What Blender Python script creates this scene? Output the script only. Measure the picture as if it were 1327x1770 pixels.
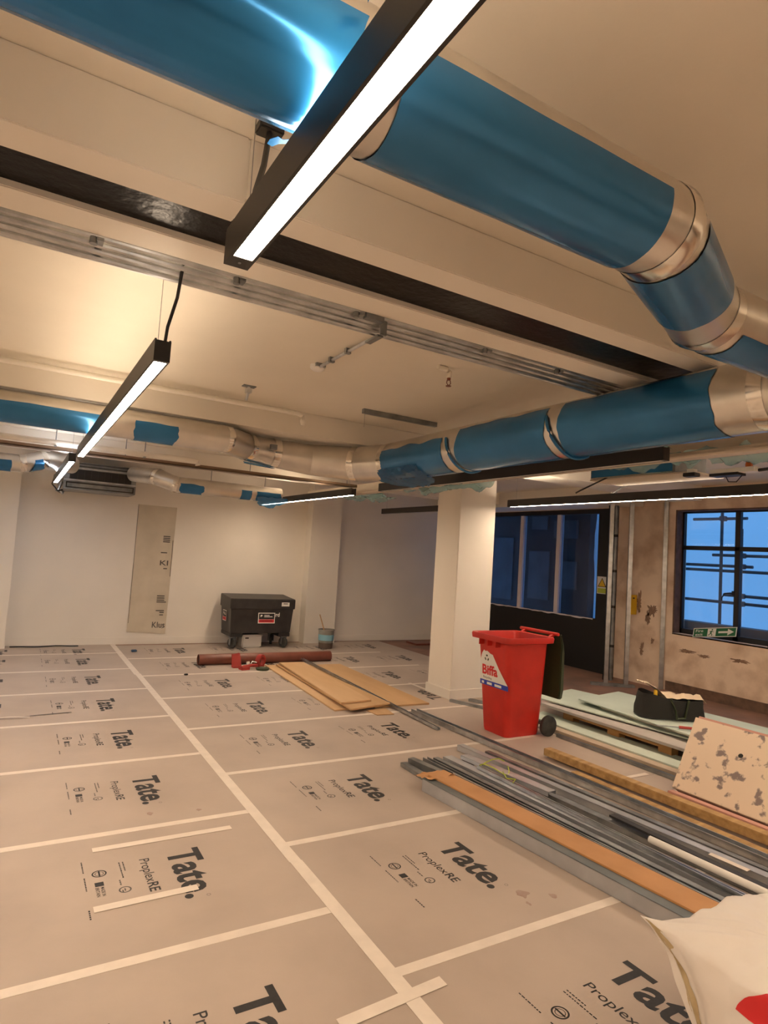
import bpy, bmesh, math, random
from mathutils import Vector, Matrix, noise
random.seed(7)
R = math.radians
for o in list(bpy.data.objects): bpy.data.objects.remove(o)
sc = bpy.context.scene
COL = sc.collection

# ------------------------------------------------------------------ camera
def camera():
    f, yaw, pitch, roll, H = 1074.14, .529184, .068312, .0642926, 1.69
    fw = Vector((math.sin(yaw)*math.cos(pitch), math.cos(yaw)*math.cos(pitch), math.sin(pitch)))
    r = Vector((math.cos(yaw), -math.sin(yaw), 0)); u = r.cross(fw)
    r2 = math.cos(roll)*r + math.sin(roll)*u; u2 = -math.sin(roll)*r + math.cos(roll)*u
    cd = bpy.data.cameras.new('camera'); co = bpy.data.objects.new('camera', cd); COL.objects.link(co)
    m = Matrix((r2, u2, -fw)).transposed().to_4x4(); m.translation = (0, 0, H)
    co.matrix_world = m
    cd.sensor_fit = 'HORIZONTAL'; cd.sensor_width = 36; cd.lens = 36*f/1327
    cd.clip_start = .05; cd.clip_end = 200
    sc.camera = co
camera()

# ------------------------------------------------------------------ world, exposure
LAMP = 84.0                      # radiance of the linear lamp diffusers
LAMP_COL = (1, .775, .56)
w = bpy.data.worlds.new('dusk_sky'); sc.world = w; w.use_nodes = True
bg = w.node_tree.nodes['Background']
bg.inputs[0].default_value = (.165, .485, 1, 1); bg.inputs[1].default_value = 1.15
vs = sc.view_settings
vs.view_transform = 'Standard'; vs.look = 'None'; vs.gamma = 1; vs.use_curve_mapping = False
vs.exposure = 0.0

# ------------------------------------------------------------------ materials
MT = {}
def mat(name, col, rough=.6, metal=0, col2=None, nscale=4, var=.0, bump=0, bscale=60, spec=None, coords='Object',
        emit=None, estr=0, stretch=None, lo=.35, hi=.65, alpha=None, trans=0, wave=None, detail=5, ior=None):
    m = bpy.data.materials.new(name); m.use_nodes = True
    nt = m.node_tree; N = nt.nodes; L = nt.links
    p = N['Principled BSDF']
    p.inputs['Base Color'].default_value = (*col, 1)
    p.inputs['Roughness'].default_value = rough; p.inputs['Metallic'].default_value = metal
    if spec is not None: p.inputs['Specular IOR Level'].default_value = spec
    if ior: p.inputs['IOR'].default_value = ior
    if trans: p.inputs['Transmission Weight'].default_value = trans
    if alpha is not None: p.inputs['Alpha'].default_value = alpha
    if emit: p.inputs['Emission Color'].default_value = (*emit, 1); p.inputs['Emission Strength'].default_value = estr
    tc = N.new('ShaderNodeTexCoord'); src = tc.outputs[coords]
    if stretch:
        mp = N.new('ShaderNodeMapping'); mp.inputs['Scale'].default_value = stretch
        L.new(src, mp.inputs['Vector']); src = mp.outputs[0]
    if col2 is not None or var:
        nz = N.new('ShaderNodeTexNoise'); nz.inputs['Scale'].default_value = nscale; nz.inputs['Detail'].default_value = detail
        L.new(src, nz.inputs['Vector'])
        rp = N.new('ShaderNodeValToRGB'); e = rp.color_ramp.elements
        e[0].position = lo; e[1].position = hi
        c2 = col2 if col2 is not None else tuple(c*(1-var) for c in col)
        e[0].color = (*c2, 1); e[1].color = (*col, 1)
        L.new(nz.outputs[0], rp.inputs[0]); L.new(rp.outputs[0], p.inputs['Base Color'])
    if bump:
        b = N.new('ShaderNodeBump'); b.inputs['Strength'].default_value = bump; b.inputs['Distance'].default_value = .01
        if wave:
            t = N.new('ShaderNodeTexWave'); t.inputs['Scale'].default_value = bscale; t.inputs['Distortion'].default_value = .3
            t.bands_direction = wave
        else:
            t = N.new('ShaderNodeTexNoise'); t.inputs['Scale'].default_value = bscale
        L.new(src, t.inputs['Vector'])
        L.new(t.outputs['Fac'] if not wave else t.outputs[1], b.inputs['Height']); L.new(b.outputs[0], p.inputs['Normal'])
    MT[name] = m
    return m

mat('wall_paint', (.80, .75, .67), .7, var=.06, nscale=1.2, bump=.05, bscale=90)
mat('ceiling_paint', (.80, .74, .63), .75, var=.08, nscale=.9, bump=.06, bscale=70)
mat('casing_paint', (.82, .77, .68), .6, var=.04, nscale=2)
mat('steel_black', (.005, .0045, .004), .30, bump=.3, bscale=28, spec=.14)
mat('floor_screed', (.34, .19, .14), .8, col2=(.22, .14, .11), nscale=2.2, bump=.1, bscale=40)
mat('sheet_grey', (.475, .395, .335), .55, col2=(.405, .335, .285), nscale=1.7, lo=.3, hi=.62, bump=.05, bscale=30)
mat('print_ink', (.022, .022, .024), .6, var=.4, nscale=30)
mat('print_faint', (.10, .09, .085), .6)
mat('tape_white', (.78, .70, .62), .5, var=.08, nscale=12)
mat('galv', (.62, .64, .66), .30, .95, col2=(.42, .44, .46), nscale=9, bump=.03, bscale=20)
mat('galv_pale', (.54, .56, .60), .36, .6, col2=(.42, .44, .48), nscale=4)
mat('galv_slate', (.16, .18, .19), .5, .4, col2=(.12, .14, .15), nscale=5)
mat('galv_dull', (.34, .36, .37), .42, .85, col2=(.20, .215, .225), nscale=7)
mat('duct_metal', (.72, .69, .64), .30, 1, col2=(.62, .59, .55), nscale=5, bump=.04, bscale=6)
mat('duct_band', (.80, .77, .72), .18, 1)
mat('film_blue', (.032, .195, .44), .22, .35, col2=(.02, .14, .33), nscale=2.5, lo=.3, hi=.7, bump=.10, bscale=5)
mat('film_spiral', (.025, .225, .56), .20, .5, col2=(.015, .15, .40), nscale=1.5, bump=.05, bscale=16, wave='Y')
def film_loose():
    m = bpy.data.materials.new('film_loose'); m.use_nodes = True
    nt = m.node_tree; N = nt.nodes; L = nt.links; out = N['Material Output']; p = N['Principled BSDF']
    p.inputs['Base Color'].default_value = (.03, .15, .34, 1); p.inputs['Roughness'].default_value = .25
    t = N.new('ShaderNodeBsdfTranslucent'); t.inputs[0].default_value = (.05, .25, .5, 1)
    a = N.new('ShaderNodeMixShader'); a.inputs[0].default_value = .3
    L.new(p.outputs[0], a.inputs[1]); L.new(t.outputs[0], a.inputs[2])
    tr = N.new('ShaderNodeBsdfTransparent'); tr.inputs[0].default_value = (.35, .62, .85, 1)
    b = N.new('ShaderNodeMixShader'); b.inputs[0].default_value = .22
    L.new(a.outputs[0], b.inputs[1]); L.new(tr.outputs[0], b.inputs[2]); L.new(b.outputs[0], out.inputs[0])
    MT['film_loose'] = m
    m = bpy.data.materials.new('film_clear'); m.use_nodes = True
    nt = m.node_tree; N = nt.nodes; L = nt.links; out = N['Material Output']; p = N['Principled BSDF']
    p.inputs['Base Color'].default_value = (.35, .55, .58, 1); p.inputs['Roughness'].default_value = .2
    tr = N.new('ShaderNodeBsdfTransparent'); tr.inputs[0].default_value = (.75, .9, .92, 1)
    b = N.new('ShaderNodeMixShader'); b.inputs[0].default_value = .45
    L.new(p.outputs[0], b.inputs[1]); L.new(tr.outputs[0], b.inputs[2]); L.new(b.outputs[0], out.inputs[0])
    MT['film_clear'] = m
    # scaffold sheeting lit by the dusk sky from both sides
    m = bpy.data.materials.new('sheeting'); m.use_nodes = True
    nt = m.node_tree; N = nt.nodes; L = nt.links; out = N['Material Output']; p = N['Principled BSDF']
    p.inputs['Base Color'].default_value = (.85, .87, .9, 1); p.inputs['Roughness'].default_value = .5
    t = N.new('ShaderNodeBsdfTranslucent'); t.inputs[0].default_value = (.85, .87, .9, 1)
    a = N.new('ShaderNodeMixShader'); a.inputs[0].default_value = .7
    L.new(p.outputs[0], a.inputs[1]); L.new(t.outputs[0], a.inputs[2]); L.new(a.outputs[0], out.inputs[0])
    MT['sheeting'] = m
film_loose()
mat('light_black', (.016, .014, .013), .42)
mat('diffuser_lit', (.9, .9, .9), .5, emit=LAMP_COL, estr=LAMP)
mat('diffuser_cool', (.9, .9, .9), .5, emit=(.86, .90, 1), estr=LAMP*.45)
mat('uplight', (.9, .9, .9), .5, emit=LAMP_COL, estr=LAMP*.36)
mat('diffuser_off', (.6, .58, .55), .4)
mat('white_plastic', (.78, .76, .72), .4)
mat('black_plastic', (.012, .012, .012), .45)
mat('rubber', (.025, .025, .024), .7, col2=(.05, .05, .045), nscale=14)
mat('bin_red', (.60, .026, .016), .42, col2=(.50, .021, .013), nscale=5, bump=.03, bscale=80)
mat('lid_green', (.030, .042, .016), .45)
mat('sticker_white', (.80, .79, .74), .5)
mat('sticker_red', (.62, .02, .025), .5)
mat('sticker_blue', (.02, .05, .40), .5)
mat('chest_black', (.018, .017, .017), .42, col2=(.035, .032, .03), nscale=5)
mat('tin_silver', (.72, .72, .70), .35, .8)
mat('pipe_brown', (.21, .065, .04), .38, col2=(.15, .045, .028), nscale=5)
mat('tool_red', (.36, .03, .022), .45)
mat('ply', (.58, .37, .19), .6, col2=(.47, .29, .14), nscale=3, stretch=(1, .18, 1), bump=.03)
mat('ply_pale', (.64, .43, .24), .6, col2=(.54, .34, .17), nscale=3, stretch=(1, .18, 1))
mat('board_orange', (.56, .29, .12), .62, col2=(.48, .24, .09), nscale=4)
mat('timber', (.50, .32, .13), .65, col2=(.30, .17, .06), nscale=7, stretch=(3, .25, 3), lo=.3, hi=.7)
mat('timber_end', (.10, .06, .03), .8)
mat('pallet_wood', (.46, .25, .09), .75, col2=(.33, .17, .06), nscale=6, stretch=(1, .3, 1))
mat('plasterboard', (.52, .60, .53), .8, col2=(.46, .54, .48), nscale=3)
mat('board_grey', (.46, .43, .40), .8, col2=(.39, .36, .34), nscale=3)
mat('board_edge', (.62, .60, .52), .85)
mat('board_beige', (.52, .43, .33), .8, col2=(.42, .34, .26), nscale=5)
mat('painted_panel', (.70, .56, .43), .6, col2=(.22, .17, .16), nscale=11, lo=.38, hi=.44, detail=10)
mat('pink_edge', (.50, .26, .21), .8)
mat('bag_black', (.016, .016, .015), .8, bump=.3, bscale=60)
mat('cloth_beige', (.62, .50, .36), .9)
mat('yellow', (.75, .48, .02), .5)
mat('orange', (.80, .18, .03), .5)
mat('sign_green', (.012, .13, .05), .5)
mat('sign_white', (.80, .80, .76), .5)
mat('sign_black', (.012, .012, .012), .5)
mat('bucket_clear', (.30, .30, .27), .3, col2=(.22, .2, .17), nscale=6)
mat('bucket_label', (.25, .50, .60), .5)
mat('bucket_dirt', (.13, .09, .07), .7)
mat('polythene', (.60, .53, .42), .32, col2=(.52, .46, .36), nscale=3)
mat('sack_white', (.80, .76, .72), .5, col2=(.74, .69, .64), nscale=3, bump=.25, bscale=9)
mat('sack_dirt', (.52, .42, .25), .8, col2=(.36, .27, .14), nscale=12)
mat('screen_black', (.004, .004, .004), .55)
mat('frame_black', (.006, .006, .007), .5)
mat('mullion', (.62, .60, .64), .5)
mat('tinted_glass', (.02, .03, .05), .04, spec=.6)
mat('scaffold', (.06, .06, .075), .6)
mat('outside_grey', (.16, .15, .16), .8, var=.3, nscale=3)
mat('outside_dark', (.07, .065, .07), .8, var=.5, nscale=1.5)
mat('old_plaster', (.82, .66, .52), .85, col2=(.53, .37, .26), nscale=2.6, lo=.30, hi=.55, bump=.35, bscale=12, detail=9)
mat('bare_brick', (.17, .10, .07), .9, col2=(.10, .065, .05), nscale=9, bump=.5, bscale=30)
mat('stain', (.33, .22, .18), .6, col2=(.38, .29, .24), nscale=20)
mat('scar', (.34, .22, .15), .9, col2=(.22, .14, .10), nscale=14, bump=.4, bscale=40)
mat('cable', (.01, .01, .01), .5)
mat('wire', (.25, .25, .25), .4, .8)
mat('yellow_green', (.45, .55, .06), .5)
mat('scrap_blue', (.02, .06, .13), .5)
mat('tray_brown', (.20, .13, .08), .5, .3)
mat('trunking', (.60, .52, .42), .5)
def glass():
    m = bpy.data.materials.new('window_glass'); m.use_nodes = True
    nt = m.node_tree; N = nt.nodes; L = nt.links; out = N['Material Output']
    g = N.new('ShaderNodeBsdfGlossy'); g.inputs['Roughness'].default_value = .02
    tr = N.new('ShaderNodeBsdfTransparent'); tr.inputs[0].default_value = (.93, .95, .97, 1)
    lw = N.new('ShaderNodeLayerWeight'); lw.inputs[0].default_value = .5
    pw = N.new('ShaderNodeMath'); pw.operation = 'POWER'; pw.inputs[1].default_value = 5; L.new(lw.outputs['Facing'], pw.inputs[0])
    ma = N.new('ShaderNodeMath'); ma.operation = 'MULTIPLY_ADD'; ma.inputs[1].default_value = .96; ma.inputs[2].default_value = .04; L.new(pw.outputs[0], ma.inputs[0])
    b = N.new('ShaderNodeMixShader'); L.new(ma.outputs[0], b.inputs[0])
    L.new(tr.outputs[0], b.inputs[1]); L.new(g.outputs[0], b.inputs[2]); L.new(b.outputs[0], out.inputs[0])
    MT['window_glass'] = m
    m2 = m.copy(); m2.name = 'screen_glass'
    for n in m2.node_tree.nodes:
        if n.type == 'BSDF_TRANSPARENT': n.inputs[0].default_value = (.60, .63, .68, 1)
    MT['screen_glass'] = m2
glass()

# ------------------------------------------------------------------ mesh builder
class MB:
    def __init__(s): s.v = []; s.f = []
    def add(s, vs, fs):
        o = len(s.v); s.v += [tuple(v) for v in vs]; s.f += [tuple(i+o for i in f) for f in fs]; return s
    def box(s, x0, x1, y0, y1, z0, z1, M=None):
        vs = [Vector((x, y, z)) for z in (z0, z1) for y in (y0, y1) for x in (x0, x1)]
        if M is not None: vs = [M @ v for v in vs]
        return s.add(vs, [(0, 2, 3, 1), (4, 5, 7, 6), (0, 1, 5, 4), (2, 6, 7, 3), (0, 4, 6, 2), (1, 3, 7, 5)])
    def hexa(s, p):          # eight points, bottom ring then top ring
        return s.add(p, [(3, 2, 1, 0), (4, 5, 6, 7), (0, 1, 5, 4), (1, 2, 6, 5), (2, 3, 7, 6), (3, 0, 4, 7)])
    def loft(s, rings, cap0=True, cap1=True, closed=True):
        n = len(rings[0]); vs = [v for r in rings for v in r]; fs = []
        for k in range(len(rings)-1):
            for i in range(n if closed else n-1):
                j = (i+1) % n
                fs.append((k*n+i, k*n+j, (k+1)*n+j, (k+1)*n+i))
        if cap0: fs.append(tuple(reversed(range(n))))
        if cap1: fs.append(tuple(range((len(rings)-1)*n, len(rings)*n)))
        return s.add(vs, fs)
    def tube(s, pts, r, n=8, caps=True):
        pts = [Vector(p) for p in pts]; rings = []
        rr = r if isinstance(r, (list, tuple)) else [r]*len(pts)
        for k, p in enumerate(pts):
            d = (pts[min(k+1, len(pts)-1)]-pts[max(k-1, 0)]).normalized()
            h = Vector((0, 0, 1)) if abs(d.z) < .9 else Vector((0, 1, 0))
            a = d.cross(h).normalized(); b = a.cross(d)
            rings.append([p+rr[k]*(math.cos(t)*a+math.sin(t)*b) for t in (2*math.pi*i/n for i in range(n))])
        return s.loft(rings, caps, caps)
    def lathe(s, prof, n=20, c=(0, 0, 0), caps=True):
        c = Vector(c)
        rings = [[c+Vector((r*math.cos(t), r*math.sin(t), z)) for t in (2*math.pi*i/n for i in range(n))] for r, z in prof]
        return s.loft(rings, caps, caps)
    def prism(s, poly, d, O, U, V):      # 2-D outline in the plane (O,U,V), pushed along d
        O, U, V, d = map(Vector, (O, U, V, d))
        a = [O+U*x+V*y for x, y in poly]; n = len(a)
        return s.add(a+[p+d for p in a], [tuple(range(n))[::-1], tuple(range(n, 2*n))]+[(i, (i+1) % n, n+(i+1) % n, n+i) for i in range(n)])
    def grid(s, fn, nu, nv):
        vs = [fn(i/nu, j/nv) for j in range(nv+1) for i in range(nu+1)]
        return s.add(vs, [(j*(nu+1)+i, j*(nu+1)+i+1, (j+1)*(nu+1)+i+1, (j+1)*(nu+1)+i) for j in range(nv) for i in range(nu)])
    def mesh(s, name, m, smooth=False, bevel=0, fix=True):
        me = bpy.data.meshes.new(name); me.from_pydata(s.v, [], s.f)
        if bevel or fix:
            bm = bmesh.new(); bm.from_mesh(me)
            if fix: bmesh.ops.recalc_face_normals(bm, faces=bm.faces)
            if bevel:
                ed = [e for e in bm.edges if len(e.link_faces) == 2 and e.calc_face_angle(0) > .6]
                bmesh.ops.bevel(bm, geom=ed, offset=bevel, segments=2, affect='EDGES', clamp_overlap=True)
            bm.to_mesh(me); bm.free()
        if smooth:
            me.shade_smooth(); me.set_sharp_from_angle(angle=R(38))
        me.materials.append(MT[m]); return me
    def build(s, name, m, parent=None, smooth=False, bevel=0, fix=True, loc=None):
        return put(s.mesh(name, m, smooth, bevel, fix), name, parent, loc)
def put(me, name, parent=None, loc=None):
    o = bpy.data.objects.new(name, me); COL.objects.link(o)
    if parent: o.parent = parent
    if loc: o.location = loc
    return o
def tag(o, label=None, cat=None, group=None, kind=None):
    if label: o['label'] = label
    if cat: o['category'] = cat
    if group: o['group'] = group
    if kind: o['kind'] = kind
    return o
def thing(name, label, cat, loc=(0, 0, 0), rz=0, group=None):
    o = bpy.data.objects.new(name, None); COL.objects.link(o); o.empty_display_size = .1
    o.location = loc; o.rotation_euler = (0, 0, rz)
    return tag(o, label, cat, group)
def box(name, x0, x1, y0, y1, z0, z1, m, parent=None, bevel=0):
    return MB().box(x0, x1, y0, y1, z0, z1).build(name, m, parent, bevel=bevel)
def text_mb(s, size, O, U, V, width=None, bold=0, lift=None):
    """lettering as flat filled outlines laid in the plane (O,U,V)"""
    c = bpy.data.curves.new('lettering', 'FONT'); c.body = s; c.size = 1; c.offset = bold; c.resolution_u = 3; c.fill_mode = 'FRONT'
    o = bpy.data.objects.new('lettering', c); COL.objects.link(o)
    dg = bpy.context.evaluated_depsgraph_get(); me = bpy.data.meshes.new_from_object(o.evaluated_get(dg))
    vs = [v.co.copy() for v in me.vertices]; fs = [tuple(p.vertices) for p in me.polygons]
    bpy.data.objects.remove(o); bpy.data.curves.remove(c); bpy.data.meshes.remove(me)
    x0 = min(v.x for v in vs); x1 = max(v.x for v in vs)
    cap = .73
    sx = (width/(x1-x0)) if width else size/cap
    sy = size/cap
    O, U, V = Vector(O), Vector(U), Vector(V)
    return MB().add([O+U*((v.x-x0)*sx)+V*(v.y*sy) for v in vs], fs)
def ring_mb(r0, r1, O, U, V, n=28):
    O, U, V = Vector(O), Vector(U), Vector(V)
    a = [O+r*(math.cos(t)*U+math.sin(t)*V) for r in (r0, r1) for t in (2*math.pi*i/n for i in range(n))]
    return MB().add(a, [(i, (i+1) % n, n+(i+1) % n, n+i) for i in range(n)])
def rect_mb(O, U, V, x0, x1, y0, y1):
    O, U, V = Vector(O), Vector(U), Vector(V)
    return MB().add([O+U*x0+V*y0, O+U*x1+V*y0, O+U*x1+V*y1, O+U*x0+V*y1], [(0, 1, 2, 3)])
def merge(*ms):
    m = MB()
    for k in ms: m.add(k.v, k.f)
    return m
def copy_tree(o, parent=None):
    c = o.copy(); COL.objects.link(c); c.parent = parent
    for ch in [x for x in bpy.data.objects if x.parent == o]: copy_tree(ch, c)
    return c
ORD = ['first', 'second', 'third', 'fourth', 'fifth', 'sixth', 'seventh', 'eighth', 'ninth', 'tenth', 'eleventh', 'twelfth']

# ------------------------------------------------------------------ room shell
XL, XR, YF, YB, ZC, ZB = -3.6, 8.30, -3.2, 10.72, 2.95, 2.75
floor = tag(box('floor', XL-.2, XR+.3, YF-.2, YB+.2, -.2, -.006, 'floor_screed'), 'floor under grey printed protection boards', None, None, 'structure')
ceiling = tag(box('ceiling', XL-.2, XR+.3, YF-.2, YB+.2, ZC, ZC+.2, 'ceiling_paint'), 'cream painted ceiling with boxed beams', None, None, 'structure')
# near beam: casing with the black steel flange let into it
box('beam_casing', XL, .51, 1.84, 1.975, ZB-.012, ZC, 'casing_paint', ceiling, .004)
box('beam_casing', .51, XR, 1.84, 1.975, ZB, ZC, 'casing_paint', ceiling, .004)
box('beam_casing', XL, XR, 2.225, 2.38, ZB, ZC, 'casing_paint', ceiling, .004)
box('steel_beam', XL, XR, 1.975, 2.225, ZB+.025, ZC, 'steel_black', ceiling)
box('beam_casing', XL, XR, 5.30, 5.75, ZB-.01, ZC, 'casing_paint', ceiling, .004)
box('beam_casing', XL, XR, 8.75, 9.15, ZB-.01, ZC, 'casing_paint', ceiling, .004)
wb = tag(box('wall_back', XL-.2, XR+.3, YB, YB+.2, -.2, ZC+.1, 'wall_paint'), 'cream back wall', None, None, 'structure')
box('return', XL, -.02, 10.49, YB, -.006, ZC, 'wall_paint', wb)
box('pilaster', 4.62, 5.22, 10.48, YB, -.006, ZC, 'wall_paint', wb)
tag(box('wall_left', XL-.2, XL, YF-.2, YB, -.2, ZC+.1, 'wall_paint'), 'cream left wall', None, None, 'structure')
tag(box('wall_front', XL, XR+.3, YF-.2, YF, -.2, ZC+.1, 'wall_paint'), 'cream wall behind the viewer', None, None, 'structure')
bb = MB().box(-.02, 4.62, YB-.018, YB, -.006, .11).box(5.22, XR, YB-.018, YB, -.006, .11).box(4.61, 5.23, 10.462, 10.48, -.006, .11).box(XL, -.01, 10.472, 10.49, -.006, .11)
tag(bb.build('baseboard_back', 'wall_paint', bevel=.004), 'cream skirting along the back wall', None, None, 'structure')
# pillar
pl = tag(box('wall_pillar', 4.665, 5.23, 6.12, 6.60, -.006, ZC, 'wall_paint', None, .006), 'cream square pillar behind the red bin', None, None, 'structure')
MB().box(4.645, 5.25, 6.10, 6.62, -.006, .11).build('skirting', 'wall_paint', pl, bevel=.004)

# window wall: openings for the tinted screen and the steel window
W0, W1, WZ0, WZ1 = 1.9, 5.70, .83, 2.62          # window
S0, S1, SZ1 = 6.86, 10.2, 2.68                   # screen
wr = MB()
wr.box(XR, XR+.28, YF-.2, W0, -.2, ZC+.1).box(XR, XR+.28, W0, W1, -.2, WZ0).box(XR, XR+.28, W0, W1, WZ1, ZC+.1)
wr.box(XR, XR+.28, W1, S0, -.2, ZC+.1).box(XR, XR+.28, S0, S1, SZ1, ZC+.1).box(XR, XR+.28, S1, YB, -.2, ZC+.1)
wr = tag(wr.build('wall_right', 'old_plaster'), 'bare patched plaster wall around the windows', None, None, 'structure')
# exposed brick reveal and lintel
rv = MB().box(XR+.004, XR+.2, W1-.022, W1-.001, WZ0, WZ1).box(XR+.004, XR+.2, W0, W1-.022, WZ1-.02, WZ1-.001)
rv.build('reveal', 'bare_brick', wr)
box('skirting_scar', XR-.006, XR-.001, 3.2, 5.78, -.006, .13, 'bare_brick', wr)
for (y, z, a, b) in [(6.03, 1.12, .10, .09), (6.10, 1.0, .05, .10), (5.48, .60, .13, .035), (5.2, .57, .09, .03), (6.27, 1.2, .05, .16), (4.72, .60, .14, .03), (6.02, .66, .03, .05), (6.2, .5, .035, .09)]:
    n = 40
    poly = []
    for i in range(n):
        t_ = 2*math.pi*i/n; k = .55+1.1*abs(noise.noise((y*9+math.cos(t_)*1.7, z*7, math.sin(t_)*1.7)))+.5*noise.noise((y*5+math.cos(t_)*5, z*3, math.sin(t_)*5))
        poly.append((a*k*math.cos(t_), b*k*math.sin(t_)))
    MB().prism(poly, (-.003, 0, 0), (XR-.0005, y, z), (0, 1, 0), (0, 0, 1)).build('plaster_scar', 'scar', wr)
# bulkhead above the screen
tag(box('trim_1', XR-.75, XR, 6.25, YB-.02, 2.69, ZC, 'casing_paint', None, .004), 'cream bulkhead over the tinted screen', None, None, 'structure')

# steel window
win = tag(bpy.data.objects.new('window_1', None), 'black steel casement window with blue dusk sheeting outside', None, None, 'structure'); COL.objects.link(win); win.location = (XR+.17, 0, 0)
F = .028
def bar(y0, y1, z0, z1, nm='frame_bar', dx=.03):
    MB().box(-dx, dx, y0, y1, z0, z1).build(nm, 'frame_black', win, bevel=.003)
bar(W0, W1, WZ0, WZ0+.07); bar(W0, W1, WZ1-.04, WZ1); bar(W1-.05, W1, WZ0, WZ1); bar(W0, W0+.05, WZ0, WZ1)
bar(W0, W1, 2.045, 2.105)
cols = [W1-.05, 4.86, 3.95, 3.05, W0+.05]
for c in cols[1:-1]: bar(c-.036, c+.036, WZ0, WZ1)
for a, b in zip(cols[:-1], cols[1:]):
    MB().box(-.004, .004, b, a, WZ0+.06, 2.05).build('pane', 'window_glass', win)
    MB().box(-.004, .004, b, a, 2.10, WZ1-.03).build('pane', 'window_glass', win)
h = MB().tube([(-.03, 4.90, 1.47), (-.07, 4.92, 1.47), (-.08, 4.99, 1.46), (-.075, 5.03, 1.40), (-.07, 5.035, 1.36)], .009)
h.box(-.045, -.025, 4.885, 4.915, 1.44, 1.50).build('window_handle', 'frame_black', win, True)
sill = MB().box(-.17, .0, W0, W1, WZ0-.02, WZ0-.002).build('window_sill', 'bare_brick', win)

# tinted screen
scn = tag(bpy.data.objects.new('window_2', None), 'dark tinted glazed screen above black boarding', None, None, 'structure'); COL.objects.link(scn); scn.location = (XR+.05, 0, 0)
box('black_board', -.03, .03, S0, S1, -.006, .86, 'screen_black', scn)
box('frame_post', -.05, .05, S0, 7.10, .86, SZ1, 'screen_black', scn)
box('frame_head', -.05, .05, 7.10, S1, 2.60, SZ1, 'screen_black', scn)
for c in (7.99, 8.93, 9.88): box('mullion', -.045, .045, c-.045, c+.045, .86, 2.60, 'mullion', scn, .003)
for a, b in ((7.10, 7.945), (8.035, 8.885), (8.975, 9.835)):
    box('pane', -.006, .006, a, b, .86, 2.60, 'screen_glass', scn)
# torn white edge of the black boarding
def torn(u, v):
    y = S0+.3+u*2.9
    return Vector((-.034-.004*v, y, .86-.03*v*(.5+abs(noise.noise((y*3, 1, 0)))*1.6)+.012*noise.noise((y*8, 0, 0))))
MB().grid(torn, 60, 1).build('torn_paper_edge', 'mullion', scn, fix=False)

# outside: scaffold with sheeting, parapet, neighbouring dark wall
def sheetfn(u, v):
    y = -6+u*15.6; z = -.5+v*5.6
    return Vector((10.6+.10*noise.noise((y*.8, z*.7, 0))+.05*noise.noise((y*3.5, z*.6, 3))+.03*noise.noise((y*2, z*6, 8)), y, z))
tag(MB().grid(sheetfn, 160, 70).build('scaffold_sheeting', 'sheeting', None, True, fix=False), 'white plastic scaffold sheeting glowing blue outside the window', 'sheeting')
tag(box('parapet', 8.9, 9.15, -4, 7.2, -.3, .98, 'outside_grey'), 'grey parapet ledge outside the steel window', 'parapet')
ow = thing('neighbouring_wall', 'dark building wall seen through the tinted screen', 'wall', (10.4, 9.12, -.3))
box('wall_face', 0, .2, 0, 6, 0, 5, 'outside_dark', ow)
for (a, b, c, d) in ((.3, .8, 1.5, 2.1), (1.1, 1.75, 1.2, 2.3), (2.3, 3.0, 1.1, 2.6), (.3, 1.0, 2.6, 3.0), (1.2, 1.7, 2.8, 3.1)): box('panel', -.03, 0, a, b, c, d, 'outside_grey', ow)
sf = thing('scaffold', 'dark scaffold tubes crossing outside the steel window', 'scaffold', (9.75, 0, 0))
for y in (5.87, 5.55, 4.70, 3.6, 2.4, 1.0): MB().tube([(0, y, -.3), (0, y, 2.9 if y != 5.55 else 2.45)], .024).build('standard', 'scaffold', sf, True)
for (z, y0, y1) in ((2.62, 5.5, 6.4), (2.03, 1, 6.05), (1.86, 5.4, 6.6), (1.78, 1, 6.6), (1.40, 1, 5.85), (1.28, 1, 6.6)):
    MB().tube([(.06, y0, z), (.06, y1, z)], .024).build('ledger', 'scaffold', sf, True)
for k in range(7): box('deck_or_skyblock_board', -1.05+.24*k, -.83+.24*k, 7.2, 15, 3.12, 3.16, 'outside_grey', sf)  # unseen boards overhead, added to keep sky light off the tinted screen
for (y, z) in ((5.55, 2.03), (5.55, 1.86), (5.55, 1.40), (5.55, 1.28), (4.70, 2.03), (4.70, 1.4), (5.87, 2.62)):
    box('coupler', -.03, .09, y-.04, y+.04, z-.04, z+.04, 'scaffold', sf, .01)

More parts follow.
